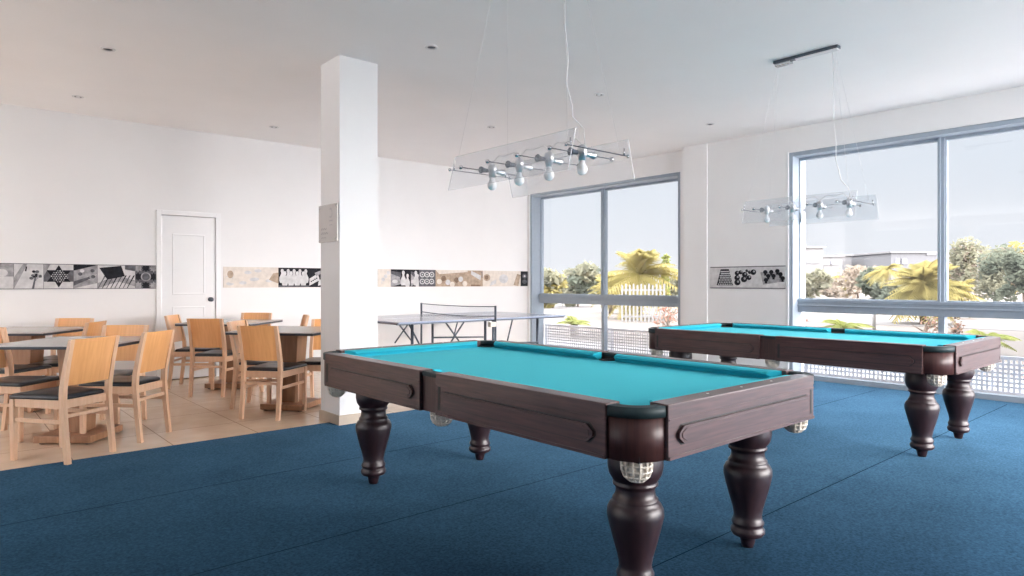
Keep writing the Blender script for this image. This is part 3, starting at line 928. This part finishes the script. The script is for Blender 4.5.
# ------------------------------------------------------------------ dining tables
def dining_table(x, y, deg, label, first=None):
    if first:
        t = dup(first); t.location = (x, y, 0); t.rotation_euler = (0, 0, R(deg))
    else:
        t = empty('dining_table', (x, y, 0), R(deg))
        a = MB(); h_ = .425
        a.box(-h_, h_, -h_, h_, .742, .750, M['ttop']); top = a.build('tabletop', t)
        e = MB(); e.box(-h_, h_, -h_, h_, .722, .7419, M['tedge']); e.build('edging', t, bevel=.003)
        b = MB()
        for (wa, wb_, da, db) in ((.070, .112, .080, .100),):
            lo = [(-wa, -da, .06), (wa, -da, .06), (wa, da, .06), (-wa, da, .06)]
            hi = [(-wb_, -db, .722), (wb_, -db, .722), (wb_, db, .722), (-wb_, db, .722)]
            b.hexa(lo, hi, M['post'])
        b.build('pedestal', t, bevel=.004)
        f_ = MB(); f_.box(-.21, .21, -.21, .21, .010, .062, M['post']); bp_ = f_.build('base_plate', t, bevel=.005)
        for sx in (-1, 1):
            for sy in (-1, 1):
                g_ = MB(); g_.lathe([(.02, 0), (.02, .012)], M['tedge'], 10, None, (sx * .17, sy * .17, 0)); g_.build('foot_pad', bp_)
    return tag(t, label, 'dining table', 'square dining tables on the tiles')
T1 = dining_table(.84, 6.02, -40, 'square grey-topped dining table at the far left front, nearest the carpet')
dining_table(.66, 7.78, -39, 'square grey-topped dining table at far left behind the front one', T1)
dining_table(2.58, 7.88, -45, 'square dining table in front of the white door', T1)
dining_table(2.585, 6.18, -51, 'square grey-topped dining table partly hidden by the pillar', T1)

# ------------------------------------------------------------------ chairs
def make_chair():
    t = empty('dining_chair')
    m = M['chair']
    for sx in (-1, 1):
        # front leg
        a = MB(); x = sx * .180
        a.hexa([(x - .016, .193, 0), (x + .016, .193, 0), (x + .016, .225, 0), (x - .016, .225, 0)],
               [(x - .019, .190, .415), (x + .019, .190, .415), (x + .019, .228, .415), (x - .019, .228, .415)], m)
        a.build('leg', t, bevel=.004)
        # rear leg running up into the back post, raked at foot and top
        b = MB(); x = sx * .176
        ln = [(-.245, 0, .015), (-.222, .2, .017), (-.203, .40, .019), (-.207, .50, .019), (-.238, .66, .016), (-.278, .822, .012)]
        for i in range(len(ln) - 1):
            (ya, za, ha), (yb, zb, hb) = ln[i], ln[i + 1]
            w_ = .0155
            b.hexa([(x - w_, ya - ha, za), (x + w_, ya - ha, za), (x + w_, ya + ha, za), (x - w_, ya + ha, za)],
                   [(x - w_, yb - hb, zb), (x + w_, yb - hb, zb), (x + w_, yb + hb, zb), (x - w_, yb + hb, zb)], m)
        b.build('leg', t)
    # seat frame
    f_ = MB()
    f_.box(-.162, .162, -.200, -.178, .362, .418, m).box(-.162, .162, .200, .222, .362, .418, m)
    f_.box(-.190, -.168, -.186, .190, .362, .418, m).box(.168, .190, -.186, .190, .362, .418, m)
    f_.build('seat_frame', t, bevel=.003)
    # seat pad: rounded trapezoid, slightly dished
    s_ = MB(); pts = []
    def corner(cx, cy, r, a0):
        return [(cx + r * math.cos(a0 + PI / 2 * i / 4), cy + r * math.sin(a0 + PI / 2 * i / 4)) for i in range(5)]
    pts = corner(.17, .215, .03, 0) + corner(-.17, .215, .03, PI / 2) + corner(-.15, -.165, .02, PI) + corner(.15, -.165, .02, 1.5 * PI)
    n = len(pts)
    ins = [(x * .94, y * .94) for x, y in pts]; ins2 = [(x * .5, y * .5) for x, y in pts]
    vs = [(x, y, .418) for x, y in pts] + [(x, y, .436) for x, y in pts] + [(x, y, .446) for x, y in ins] + [(x, y, .441) for x, y in ins2]
    fs = [tuple(range(n))[::-1]]
    for k_ in range(3):
        for i in range(n):
            j = (i + 1) % n
            fs.append((k_ * n + i, k_ * n + j, (k_ + 1) * n + j, (k_ + 1) * n + i))
    fs.append(tuple(range(3 * n, 4 * n)))
    s_.add(vs, fs, M['seat'], True); s_.build('seat', t)
    # stretchers
    q = MB()
    for sx in (-1, 1):
        q.hexa([(sx * .178 - .008, -.214, .262), (sx * .178 + .008, -.214, .262), (sx * .180 + .008, .2, .262), (sx * .180 - .008, .2, .262)],
               [(sx * .178 - .008, -.208, .288), (sx * .178 + .008, -.208, .288), (sx * .180 + .008, .2, .288), (sx * .180 - .008, .2, .288)], m)
        q.build('stretcher', t, bevel=.003); q = MB()
    q.box(-.165, .165, -.217, -.201, .300, .324, m); q.build('stretcher', t, bevel=.003)
    # bent veneer back panel between the posts
    p = MB(); N = 10; th = .010
    def yb(z): # follows the post line
        if z < .66: return -.207 + (-.238 + .207) * (z - .50) / .16
        return -.238 + (-.278 + .238) * (z - .66) / .162
    rows = [.515, .57, .62, .66, .71, .76, .80, .823]
    grid = []
    for z in rows:
        for i in range(N + 1):
            x = -.166 + .332 * i / N
            bow = -.022 * (1 - (x / .166) ** 2)
            grid.append((x, yb(z) + bow, z))
    vs = [(x, y - th / 2 - .003, z) for x, y, z in grid] + [(x, y + th / 2 - .003, z) for x, y, z in grid]
    g = len(grid); fs = []
    for r_ in range(len(rows) - 1):
        for i in range(N):
            a = r_ * (N + 1) + i; b = a + 1; c = a + N + 2; d = a + N + 1
            fs.append((a, b, c, d)); fs.append((g + d, g + c, g + b, g + a))
    p.add(vs, fs, M['chairp'], True)
    ed = []
    last = (len(rows) - 1) * (N + 1)
    for i in range(N):
        ed.append((i + 1, i, g + i, g + i + 1)); ed.append((last + i, last + i + 1, g + last + i + 1, g + last + i))
    for r_ in range(len(rows) - 1):
        a = r_ * (N + 1); d = a + N + 1
        ed.append((a, d, g + d, g + a)); a += N; d += N
        ed.append((d, a, g + a, g + d))
    p.add(vs, ed, m)
    p.build('backrest', t)
    return t
chair0 = make_chair()
# rear-feet midpoint on the floor, facing direction in degrees
CH = [(.803, 5.281, 124, 'dining chair nearest the camera at the front left table, its foot at the carpet edge'),
      (1.285, 5.675, 134, 'pale-backed dining chair at the right-hand corner of the front left table'),
      (1.245, 6.585, 232, 'dining chair on the far side of the front left table, facing the camera'),
      (1.14, 7.42, 147, 'pale-backed dining chair on the right of the far left table, half hidden by nearer chairs'),
      (1.09, 8.24, 232, 'dining chair behind the far left table, against the picture strip wall'),
      (.295, 6.615, -46, 'dining chair cut by the left frame edge, tucked under the front left table'),
      (.33, 7.13, 45, 'dining chair at the near side of the far left table, only its seat showing'),
      (2.085, 8.30, -35, 'dining chair seen edge-on in front of the white door'),
      (2.142, 7.32, 45, 'dining chair with its back to the camera at the table by the door'),
      (2.24, 6.59, -44, 'dining chair with pale back on the left of the table beside the pillar'),
      (2.13, 5.79, 38, 'dining chair with its back to the camera at the table beside the pillar'),
      (3.00, 8.28, 226, 'dining chair on the far side of the table by the door, facing the camera'),
      (3.19, 7.31, 163, 'dining chair seen as a thin sliver just left of the pillar, behind another table'),
      (3.03, 6.30, 228, 'dining chair half hidden behind the pillar, at the right of its table')]
for i, (x, y, a, lb) in enumerate(CH):
    o = chair0 if i == 0 else dup(chair0)
    rz = R(a - 90)
    o.rotation_euler = (0, 0, rz)
    fx, fy = math.cos(R(a)), math.sin(R(a))
    o.location = (x + .245 * fx, y + .245 * fy, 0)
    tag(o, lb, 'chair', 'wooden dining chairs on the tiles')

# ------------------------------------------------------------------ table tennis table
pp = empty('table_tennis_table', (5.13, 7.03, 0))
hx, hy = 1.305, .755
for s in (-1, 1):
    a = MB(); x0, x1 = (-hx, -.004) if s < 0 else (.004, hx)
    a.box(x0, x1, -hy, hy, .744, .760, M['pptop'])
    for y in (-hy + .01, 0, hy - .01):
        a.box(x0, x1, y - .008, y + .008, .7601, .7606, M['ppline'])
    xe = -hx + .01 if s < 0 else hx - .01
    a.box(xe - .008, xe + .008, -hy, hy, .7601, .7605, M['ppline'])
    a.build('tabletop', pp)
    e = MB()
    e.box(x0, x1, -hy + .03, -hy + .05, .726, .7435, M['dksteel']).box(x0, x1, hy - .05, hy - .03, .726, .7435, M['dksteel'])
    xf = xe + (.04 if s < 0 else -.04)
    e.box(xf - .01, xf + .01, -hy + .05, hy - .05, .726, .7435, M['dksteel']); e.build('apron', pp)
# legs as seen along the near and far long sides
for y in (-.58, .58):
    for x in ((-1.02, .05, .945) if y < 0 else (-1.24, .05, 1.13)):
        l_ = MB(); l_.tube([(x, y, .0), (x, y, .725)], .017, M['dksteel'], 8)
        l_.lathe([(.024, 0), (.024, .02)], M['seat'], 12, None, (x, y, 0))
        l_.build('leg', pp)
    for a, b, r_ in (((-1.06, .72), (-.86, .38), .010), ((-.55, .72), (-.28, .40), .010), ((-.28, .72), (-.55, .40), .010), ((.50, .72), (.40, .40), .010),
                     ((.05, .44), (.945, .40), .012), ((-1.3, .48), (-1.02, .36), .012), ((-1.3, .40), (-1.02, .34), .012)):
        br = MB(); br.tube([(a[0], y, a[1]), (b[0], y, b[1])], r_, M['dksteel'], 6); br.build('brace', pp)
for x, xb in ((-1.02, -1.24), (.945, 1.13)):
    cbar = MB(); cbar.tube([(x, -.58, .30), (xb, .58, .30)], .012, M['dksteel'], 6); cbar.build('crossbar', pp)
clamp = MB()
for s in (-1, 1):
    clamp.box(-.07, .02, s * (hy + .05) - .03, s * (hy + .05) + .03, .66, .72, M['net'])
clamp.build('net_clamp', pp, bevel=.006)
for s in (-1, 1):
    npst = MB(); npst.tube([(.02, s * (hy + .06), .02), (.02, s * (hy + .06), .915)], .014, M['dksteel'], 8)
    npst.tube([(.02, s * (hy - .01), .735), (.02, s * (hy + .06), .735)], .012, M['dksteel'], 6)
    npst.build('net_post', pp)
nt_ = MB()
N = 12
for i in range(N):
    y0 = -(hy + .05) + 2 * (hy + .05) * i / N; y1 = -(hy + .05) + 2 * (hy + .05) * (i + 1) / N
    sag = lambda y: .012 * (1 - (y / (hy + .05)) ** 2)
    nt_.quad((.02, y0, .765 + .0), (.02, y1, .765), (.02, y1, .90 - sag(y1)), (.02, y0, .90 - sag(y0)), M['ppnet'])
nt_.tube([(.02, -(hy + .05) + 2 * (hy + .05) * i / N, .905 - .012 * (1 - (2 * i / N - 1) ** 2)) for i in range(N + 1)], .006, M['dksteel'], 6)
nt_.tube([(.02, -(hy + .05) + 2 * (hy + .05) * i / N, .790 - .022 * (1 - (2 * i / N - 1) ** 2)) for i in range(N + 1)], .006, M['dksteel'], 6)
nt_.build('net', pp, label='thin net with dark tapes')
tag(pp, 'folding table tennis table with net along the back wall', 'table tennis table')

# ------------------------------------------------------------------ outside
struct(MB().box(X1 + .02, 420, -160, 300, -.5, -.1, M['sand']).build('ground'))
# paving round the building; pale unseen parts added to bounce light inside
te = MB()
te.box(X1 + .02, 10.6, 1.0, 30, -.1, -.06, M['strip']).box(X1 + .02, 10.6, -30, 1.0, -.1, -.06, M['bounce']).box(-20, X1 + .02, -16, Y0 - .22, -.1, -.06, M['bounce']).box(10.6, 24, -30, 1.0, -.1, -.06, M['bounce'])
te.box(-20, X0 - .22, Y0 - .22, 12, -.1, -.06, M['bounce'])
struct(te.build('bounce_pavement'))
struct(MB().box(22, 27, 1.1, 160, -.1, -.09, M['road']).build('path'))
def leaves(mb, c, rad, n, size, m, rg, flat=.6):
    for i in range(n):
        while True:
            p = Vector((rg.uniform(-1, 1), rg.uniform(-1, 1), rg.uniform(-1, 1)))
            if .25 < p.length < 1: break
        q = Vector((c[0] + p.x * rad[0], c[1] + p.y * rad[1], c[2] + p.z * rad[2]))
        d = Vector((rg.gauss(0, 1), rg.gauss(0, 1), rg.gauss(0, flat))).normalized()
        e = d.cross(Vector((rg.gauss(0, 1), rg.gauss(0, 1), rg.gauss(0, 1)))).normalized()
        s = size * rg.uniform(.6, 1.3)
        mb.add([q - d * s, q - e * s * .45, q + d * s, q + e * s * .45], [(0, 1, 2, 3)], m)
def tree(u, D, vtop, w, m, label, cat='tree', group=None, vbot=None, blobs=7, n=260, size=None, trunk=True, seed=0, m2=None, name='tree', low=None):
    """w: crown width in metres"""
    rg = random.Random(seed + int(u * 7))
    x, y = away(u, D); zt = up_at(vtop, D)
    t = empty(name, (x, y, -.1)); zt += .1
    size = size or .012 * D * .6
    cr = MB(); zb = zt * (low if low is not None else (.28 if trunk else .05))
    for i in range(blobs):
        a = rg.uniform(0, 2 * PI); r_ = w / 2 * rg.uniform(.1, .62)
        cz = zb + (zt - zb) * (.18 + .62 * (i + rg.random()) / blobs)
        br_ = w / 2 * rg.uniform(.38, .55)
        leaves(cr, (r_ * math.cos(a), r_ * math.sin(a), cz), (br_, br_, min(br_, zt - cz) * .95), n, size, m if (i % 3 or not m2) else m2, rg)
    cr.build('foliage', t)
    tk = MB()
    r0 = max(.05, w * .022)
    tk.tube([(0, 0, 0), (.03 * w, .02 * w, zt * .3), (.0, .0, zt * .6)], [r0, r0 * .8, r0 * .4], M['bark'], 7)
    for i in range(5):
        a = rg.uniform(0, 2 * PI)
        tk.tube([(.01 * w, 0, zt * (.25 + .06 * i)), (w * .3 * math.cos(a), w * .3 * math.sin(a), zt * (.5 + .07 * i))], [r0 * .5, r0 * .15], M['bark'], 5)
    tk.build('trunk', t)
    return tag(t, label, cat, group)
def palm(u, D, vtop, span, m, label, group=None, seed=0, nf=15, lean=0., droop=1., crown_z=None, el0=.15, el1=1.1):
    rg = random.Random(seed + int(u))
    x, y = away(u, D); zt = up_at(vtop, D) + .1
    t = empty('palm', (x, y, -.1))
    hz = crown_z if crown_z is not None else max(.25, zt - span * .28)
    tk = MB(); tk.tube([(0, 0, 0), (lean * .4, 0, hz * .5), (lean, 0, hz)], [.10 if hz < 2 else .16, .10, .09], M['bark'], 8); tk.build('trunk', t)
    for i in range(nf):
        a = 2 * PI * i / nf + rg.uniform(-.2, .2)
        L = span / 2 * rg.uniform(.8, 1.1); el = rg.uniform(el0, el1)
        fr = MB(); pts = []
        S = 9
        for k in range(S + 1):
            s = k / S
            rr = L * (s * math.cos(el) + .25 * s * s)
            zz = L * (s * math.sin(el) * 1.1 - droop * .75 * s * s)
            pts.append(Vector((lean + rr * math.cos(a), rr * math.sin(a), hz + zz)))
        fr.tube(pts, [.022 * (1 - .8 * k / S) + .004 for k in range(S + 1)], m, 4)
        side = Vector((-math.sin(a), math.cos(a), 0))
        for k in range(1, S + 1):
            for hh in (0, .5):
                p = pts[k] if hh == 0 else (pts[k] + pts[k - 1]) / 2
                d = (pts[k] - pts[k - 1]).normalized()
                ll = L * .46 * math.sin(PI * min(.95, (k - hh) / S * .85 + .12))
                for sg_ in (-1, 1):
                    tip = p + side * (sg_ * ll * .8) + d * ll * .5 + Vector((0, 0, -ll * .35))
                    wv = d * (.035 * span / 3 + .012)
                    fr.add([p - wv, p + wv, tip + wv * .2], [(0, 1, 2)], m)
        fr.build('frond', t)
    return tag(t, label, 'palm', group)

G1 = 'plants seen through the left window'; G2 = 'plants seen through the wide window'
# through window 1
tree(578, 36, 262, 2.7, M['leafg'], 'dark green bush at the left of the window by the table tennis table', 'bush', G1, seed=1, trunk=False, n=150, blobs=10, name='bush', m2=M['leafo'])
tree(553, 34, 268, 2.6, M['leafo'], 'pale olive bush at the left edge of the window by the table tennis table', 'bush', G1, seed=2, trunk=False, m2=M['leafy'], n=150, blobs=9, name='bush')
palm(640, 24, 244, 2.7, M['leafy'], 'bushy yellow palm in the right pane of the window by the table tennis table', G1, seed=3, nf=64, droop=.62, crown_z=1.62, el0=-1.0, el1=1.5)
palm(611, 28, 262, 1.7, M['leafy'], 'low yellow palm against the window mullion, left of the bushy one', G1, seed=4, nf=40, droop=.6, crown_z=1.2, el0=-1.0, el1=1.4)
tree(665, 31, 243, .55, M['leafl'], 'narrow upright green tree right of the bushy yellow palm', 'tree', G1, seed=5, blobs=12, n=60, size=.13, low=.05)
tree(594, 50, 279, 2.6, M['leaft'], 'pale dry shrub beside the window mullion', 'bush', G1, seed=6, trunk=False, n=130, name='bush')
tree(674, 38, 270, 1.8, M['leafo'], 'grey-green shrub at the right edge of the left window', 'bush', G1, seed=8, trunk=False, n=120, name='bush')
palm(574, 16, 303, .85, M['leafl'], 'small young palm seen in the lower left pane beside the table tennis table', G1, seed=7, nf=11, droop=.7, el0=.5, el1=1.4, crown_z=.28)
tree(668, 16, 302, .9, M['flower'], 'red-flowering shrub on a thin stem in the lower pane above the far pool table', 'bush', G1, seed=9, blobs=7, n=26, size=.05, m2=M['leaft'], name='bush')
# through window 2
tree(858, 56, 264, 4.4, M['leaft'], 'bare pinkish-brown tree in front of the low white buildings', 'tree', G2, seed=11, n=120, size=.22, low=.08, blobs=10)
tree(876, 44, 268, 2.6, M['leafg'], 'dark green tree left of the tall yellow palm', 'tree', G2, seed=12, n=150, low=.12)
palm(887, 36, 257, 2.1, M['leafy'], 'tall yellow palm with a slim trunk before the grey flat-roofed building', G2, seed=13, nf=20, el0=-.1, el1=1.2, crown_z=2.0)
tree(892, 33, 283, 1.3, M['leafg'], 'small round dark shrub at the foot of the slim palm', 'bush', G2, seed=14, trunk=False, n=110, name='bush', m2=M['leafo'])
palm(923, 21, 257, 2.2, M['leafy'], 'broad yellow palm just left of the wide window mullion', G2, seed=15, nf=64, droop=.62, crown_z=1.3, el0=-1.0, el1=1.5)
palm(957, 24, 270, 1.5, M['leafy'], 'yellow-green palm just right of the wide window mullion', G2, seed=16, nf=40, droop=.6, crown_z=1.0, el0=-1.0, el1=1.4)
tree(810, 46, 271, 2.8, M['leafo'], 'olive shrub in front of the pale tower block', 'bush', G2, seed=17, trunk=False, n=130, name='bush')
tree(832, 62, 277, 3.0, M['leaft'], 'straw-coloured shrub between the tower block and the bare tree', 'bush', G2, seed=18, trunk=False, n=120, m2=M['leafy'], name='bush')
tree(968, 40, 236, 3.6, M['leafo'], 'large olive tree just right of the wide window mullion', 'tree', G2, seed=19, blobs=15, n=170, size=.17, m2=M['leaft'], low=.10)
tree(998, 36, 243, 3.0, M['leafo'], 'olive tree in the right pane with pale gaps in its crown', 'tree', G2, seed=20, blobs=13, n=160, size=.16, m2=M['leafg'], low=.10)
tree(1024, 31, 246, 2.2, M['leafg'], 'dark green tree at the right edge of the photo', 'tree', G2, seed=21, blobs=10, n=170, size=.15, low=.10)
tree(1014, 45, 238, 3.4, M['leaft'], 'tall pale tree behind the olive trees near the right edge', 'tree', G2, seed=22, n=170, size=.2, m2=M['leafy'], blobs=10, low=.1)
palm(843, 15, 309, 1.2, M['leafl'], 'low yellow-green palm in the lower pane under the tall yellow palm', G2, seed=23, nf=15, droop=.8, crown_z=.26, el0=.2, el1=1.2)
palm(984, 11.8, 319, 1.0, M['leafl'], 'low green palm in the lower pane at the right, near the glass', G2, seed=24, nf=16, droop=.9, crown_z=.26, el0=.2, el1=1.2)
tree(926, 15, 311, .9, M['flower'], 'red-flowering bush in the lower pane left of the mullion', 'bush', G2, seed=25, trunk=False, blobs=5, n=26, size=.05, m2=M['leaft'], name='bush')
tree(800, 15, 312, .45, M['flower'], 'small red-flowering bush at the left end of the lower pane', 'bush', G2, seed=26, trunk=False, blobs=4, n=20, size=.045, name='bush')
tree(957, 14, 314, .5, M['flower'], 'small red-flowering bush in the lower pane right of the mullion', 'bush', G2, seed=27, trunk=False, blobs=4, n=22, size=.045, m2=M['leaft'], name='bush')

# unseen block added right of the view to screen window 1 from bright sky
struct(MB().box(14, 24, -4.0, 1.9, -.1, 8.5, M['bwall']).build('sky_blocker'))
# buildings
def building(u0, u1, D, vtop, m, label, wins=(), depth=14, roofm=None, cant=0.):
    xa, ya = away(u0, D); xb, yb_ = away(u1, D)
    cx, cy = (xa + xb) / 2, (ya + yb_) / 2; L = math.hypot(xb - xa, yb_ - ya) / 2
    ang = math.atan2(yb_ - ya, xb - xa)
    t = empty('building', (cx, cy, -.1), ang)
    zt = up_at(vtop, D) + .1
    # make sure local +y points away from the room
    s = 1 if (-math.sin(ang) * FW[0] + math.cos(ang) * FW[1]) > 0 else -1
    w_ = MB(); w_.box(-L, L, min(0, s * depth), max(0, s * depth), 0, zt, m); w_.build('wall', t)
    r_ = MB(); r_.box(-L - .3, L + .3, min(-s * .4, s * (depth + .4)), max(-s * .4, s * (depth + .4)), zt, zt + .3, roofm or m); r_.build('roof', t)
    for fx, v0, v1, wd in wins:
        z1, z0 = up_at(v0, D) + .1, up_at(v1, D) + .1
        q = MB(); xx = -L + 2 * L * fx
        q.box(xx - wd / 2, xx + wd / 2, -s * .05 if s > 0 else .0, .0 if s > 0 else .05, z0, z1, M['bwin'])
        q.box(xx - wd / 2 - .12, xx + wd / 2 + .12, -s * .16 if s > 0 else 0., 0. if s > 0 else .16, z0 - .15, z0, M['bwall'])
        q.build('window', t)
    return tag(t, label, 'building', 'buildings seen through the wide window')
building(799, 823, 110, 248, M['bwall'], 'pale tower block at the left end of the wide window', [(.45, 259, 262.5, 1.0), (.72, 259, 262.5, 1.0)])
building(823.5, 842, 118, 257, M['bwall'], 'low white building with two dark openings right of the tower block', [(.22, 260, 264.5, 1.8), (.62, 260, 264.5, 1.8), (.22, 271, 276, 1.8), (.7, 287, 293, 1.0)])
building(839, 851, 130, 256, M['bwall'], 'bright white cube building standing behind the low one', [])
building(851, 890, 140, 256, M['bwallg'], 'long low grey-white building in the distance', [(.3, 259, 262, 1.5), (.6, 259, 262, 1.5)])
building(891, 937, 120, 253, M['bwallg'], 'grey flat-roofed building behind the yellow palms', [(.17, 258.5, 263.5, 1.3), (.27, 258.5, 263.5, 1.3), (.9, 252.5, 254.5, 2.0)], roofm=M['bwall'])

# fence and lone post
fe = empty('fence', (*away(643, 22), -.1))
xa, ya = away(624, 22); xb, yb_ = away(666, 22)
dv = Vector((xb - xa, yb_ - ya)); Lf = dv.length; fe.rotation_euler = (0, 0, math.atan2(dv.y, dv.x))
zf = up_at(285, 22) + .1
fr = MB()
for z in (.15, zf - .2): fr.box(-Lf / 2, Lf / 2, -.02, .02, z, z + .06, M['fence'])
fr.build('fence_rail', fe)
for i in range(12):
    x = -Lf / 2 + Lf * i / 11
    q = MB(); q.box(x - .03, x + .03, -.035, -.021, 0, zf + .04 * (i % 2), M['fence']); q.build('picket', fe)
tag(fe, 'short white picket fence below the bushy yellow palm', 'fence')
po = empty('bollard', (*away(874, 15.5), -.1))
q = MB(); q.lathe([(.04, 0), (.04, .72), (.036, .75), (.01, .76)], M['fence'], 12); q.build('shaft', po)
q = MB(); q.lathe([(.065, 0), (.065, .03), (.045, .04)], M['fence'], 12); q.build('foot', po)
tag(po, 'slim white post standing on the sand in the lower pane', 'post')
# small dark things by the far path: two low brown boxes
for u, v, w_, lb in ((611, 310, .30, 'small brown box on the far sand left of the red-flowering shrub'), (628, 309.5, .46, 'wider brown crate on the far sand near the window mullion')):
    x, y = away(u, 33)
    bxx = empty('crate', (x, y, -.09))
    q = MB(); q.box(-w_ / 2, w_ / 2, -w_ / 2, w_ / 2, 0, .42, M['bark']); q.build('body', bxx, bevel=.01)
    q = MB(); q.box(-w_ / 2 - .02, w_ / 2 + .02, -w_ / 2 - .02, w_ / 2 + .02, .42, .46, M['post']); q.build('lid', bxx)
    tag(bxx, lb, 'crate')

# ------------------------------------------------------------------ sky, sun
sc = bpy.context.scene
w = bpy.data.worlds.new('sky'); sc.world = w; w.use_nodes = True
nt = w.node_tree; bg = nt.nodes['Background']
tc = nt.nodes.new('ShaderNodeTexCoord')
sep = nt.nodes.new('ShaderNodeSeparateXYZ'); nt.links.new(tc.outputs['Generated'], sep.inputs[0])
def ramp(stops):
    r = nt.nodes.new('ShaderNodeValToRGB'); e = r.color_ramp.elements
    e[0].position, e[0].color = stops[0][0], (*stops[0][1], 1)
    e[1].position, e[1].color = stops[-1][0], (*stops[-1][1], 1)
    for p_, c_k in stops[1:-1]:
        k = e.new(p_); k.color = (*c_k, 1)
    return r
UP = 7.0           # thin bright overcast overhead, pale clear band low in the east
up = ramp([(0., (.82, .83, .86)), (.195, (.70, .76, .83)), (.275, (.95 * UP, .96 * UP, 1.0 * UP)), (1., (.95 * UP, .96 * UP, 1.0 * UP))])
nt.links.new(sep.outputs['Z'], up.inputs[0])
# bright lobe added to the unseen sky, lighting the room from behind
vm = nt.nodes.new('ShaderNodeVectorMath'); vm.operation = 'DOT_PRODUCT'
vm.inputs[1].default_value = Vector((.34, -.94, 0)).normalized()
nt.links.new(tc.outputs['Generated'], vm.inputs[0])
mr = nt.nodes.new('ShaderNodeMapRange'); mr.inputs[1].default_value = -1.; mr.inputs[2].default_value = 1.
nt.links.new(vm.outputs['Value'], mr.inputs[0])
hz = ramp([(0., (.76, .79, .82)), (.60, (.72, .77, .83)), (.76, (5., 5., 5.)), (.90, (19., 18.4, 18.2)), (1., (26., 25., 24.6))])
nt.links.new(mr.outputs[0], hz.inputs[0])
mx = nt.nodes.new('ShaderNodeVectorMath'); mx.operation = 'MAXIMUM'
nt.links.new(up.outputs[0], mx.inputs[0]); nt.links.new(hz.outputs[0], mx.inputs[1])
nt.links.new(mx.outputs[0], bg.inputs['Color'])
bg.inputs['Strength'].default_value = 1.
sl = bpy.data.lights.new('sun', 'SUN'); sl.energy = 3.0; sl.angle = R(1.5); sl.color = (1, .95, .87)
so = bpy.data.objects.new('sun', sl); C.objects.link(so)
d = Vector((.33, -.62, -.71))       # light travels this way: over the back wall, high
so.rotation_euler = d.to_track_quat('-Z', 'Y').to_euler(); so.location = (-10, 20, 25)

# ------------------------------------------------------------------ view
sc.view_settings.view_transform = 'Standard'
try: sc.view_settings.look = 'None'
except Exception: pass
sc.view_settings.exposure = .17
sc.view_settings.gamma = 1.
sc.view_settings.use_curve_mapping = False
sc.cycles.use_denoising = True
sc.cycles.max_bounces = 10
sc.cycles.diffuse_bounces = 6
sc.cycles.transparent_max_bounces = 16
sc.cycles.sample_clamp_indirect = 8
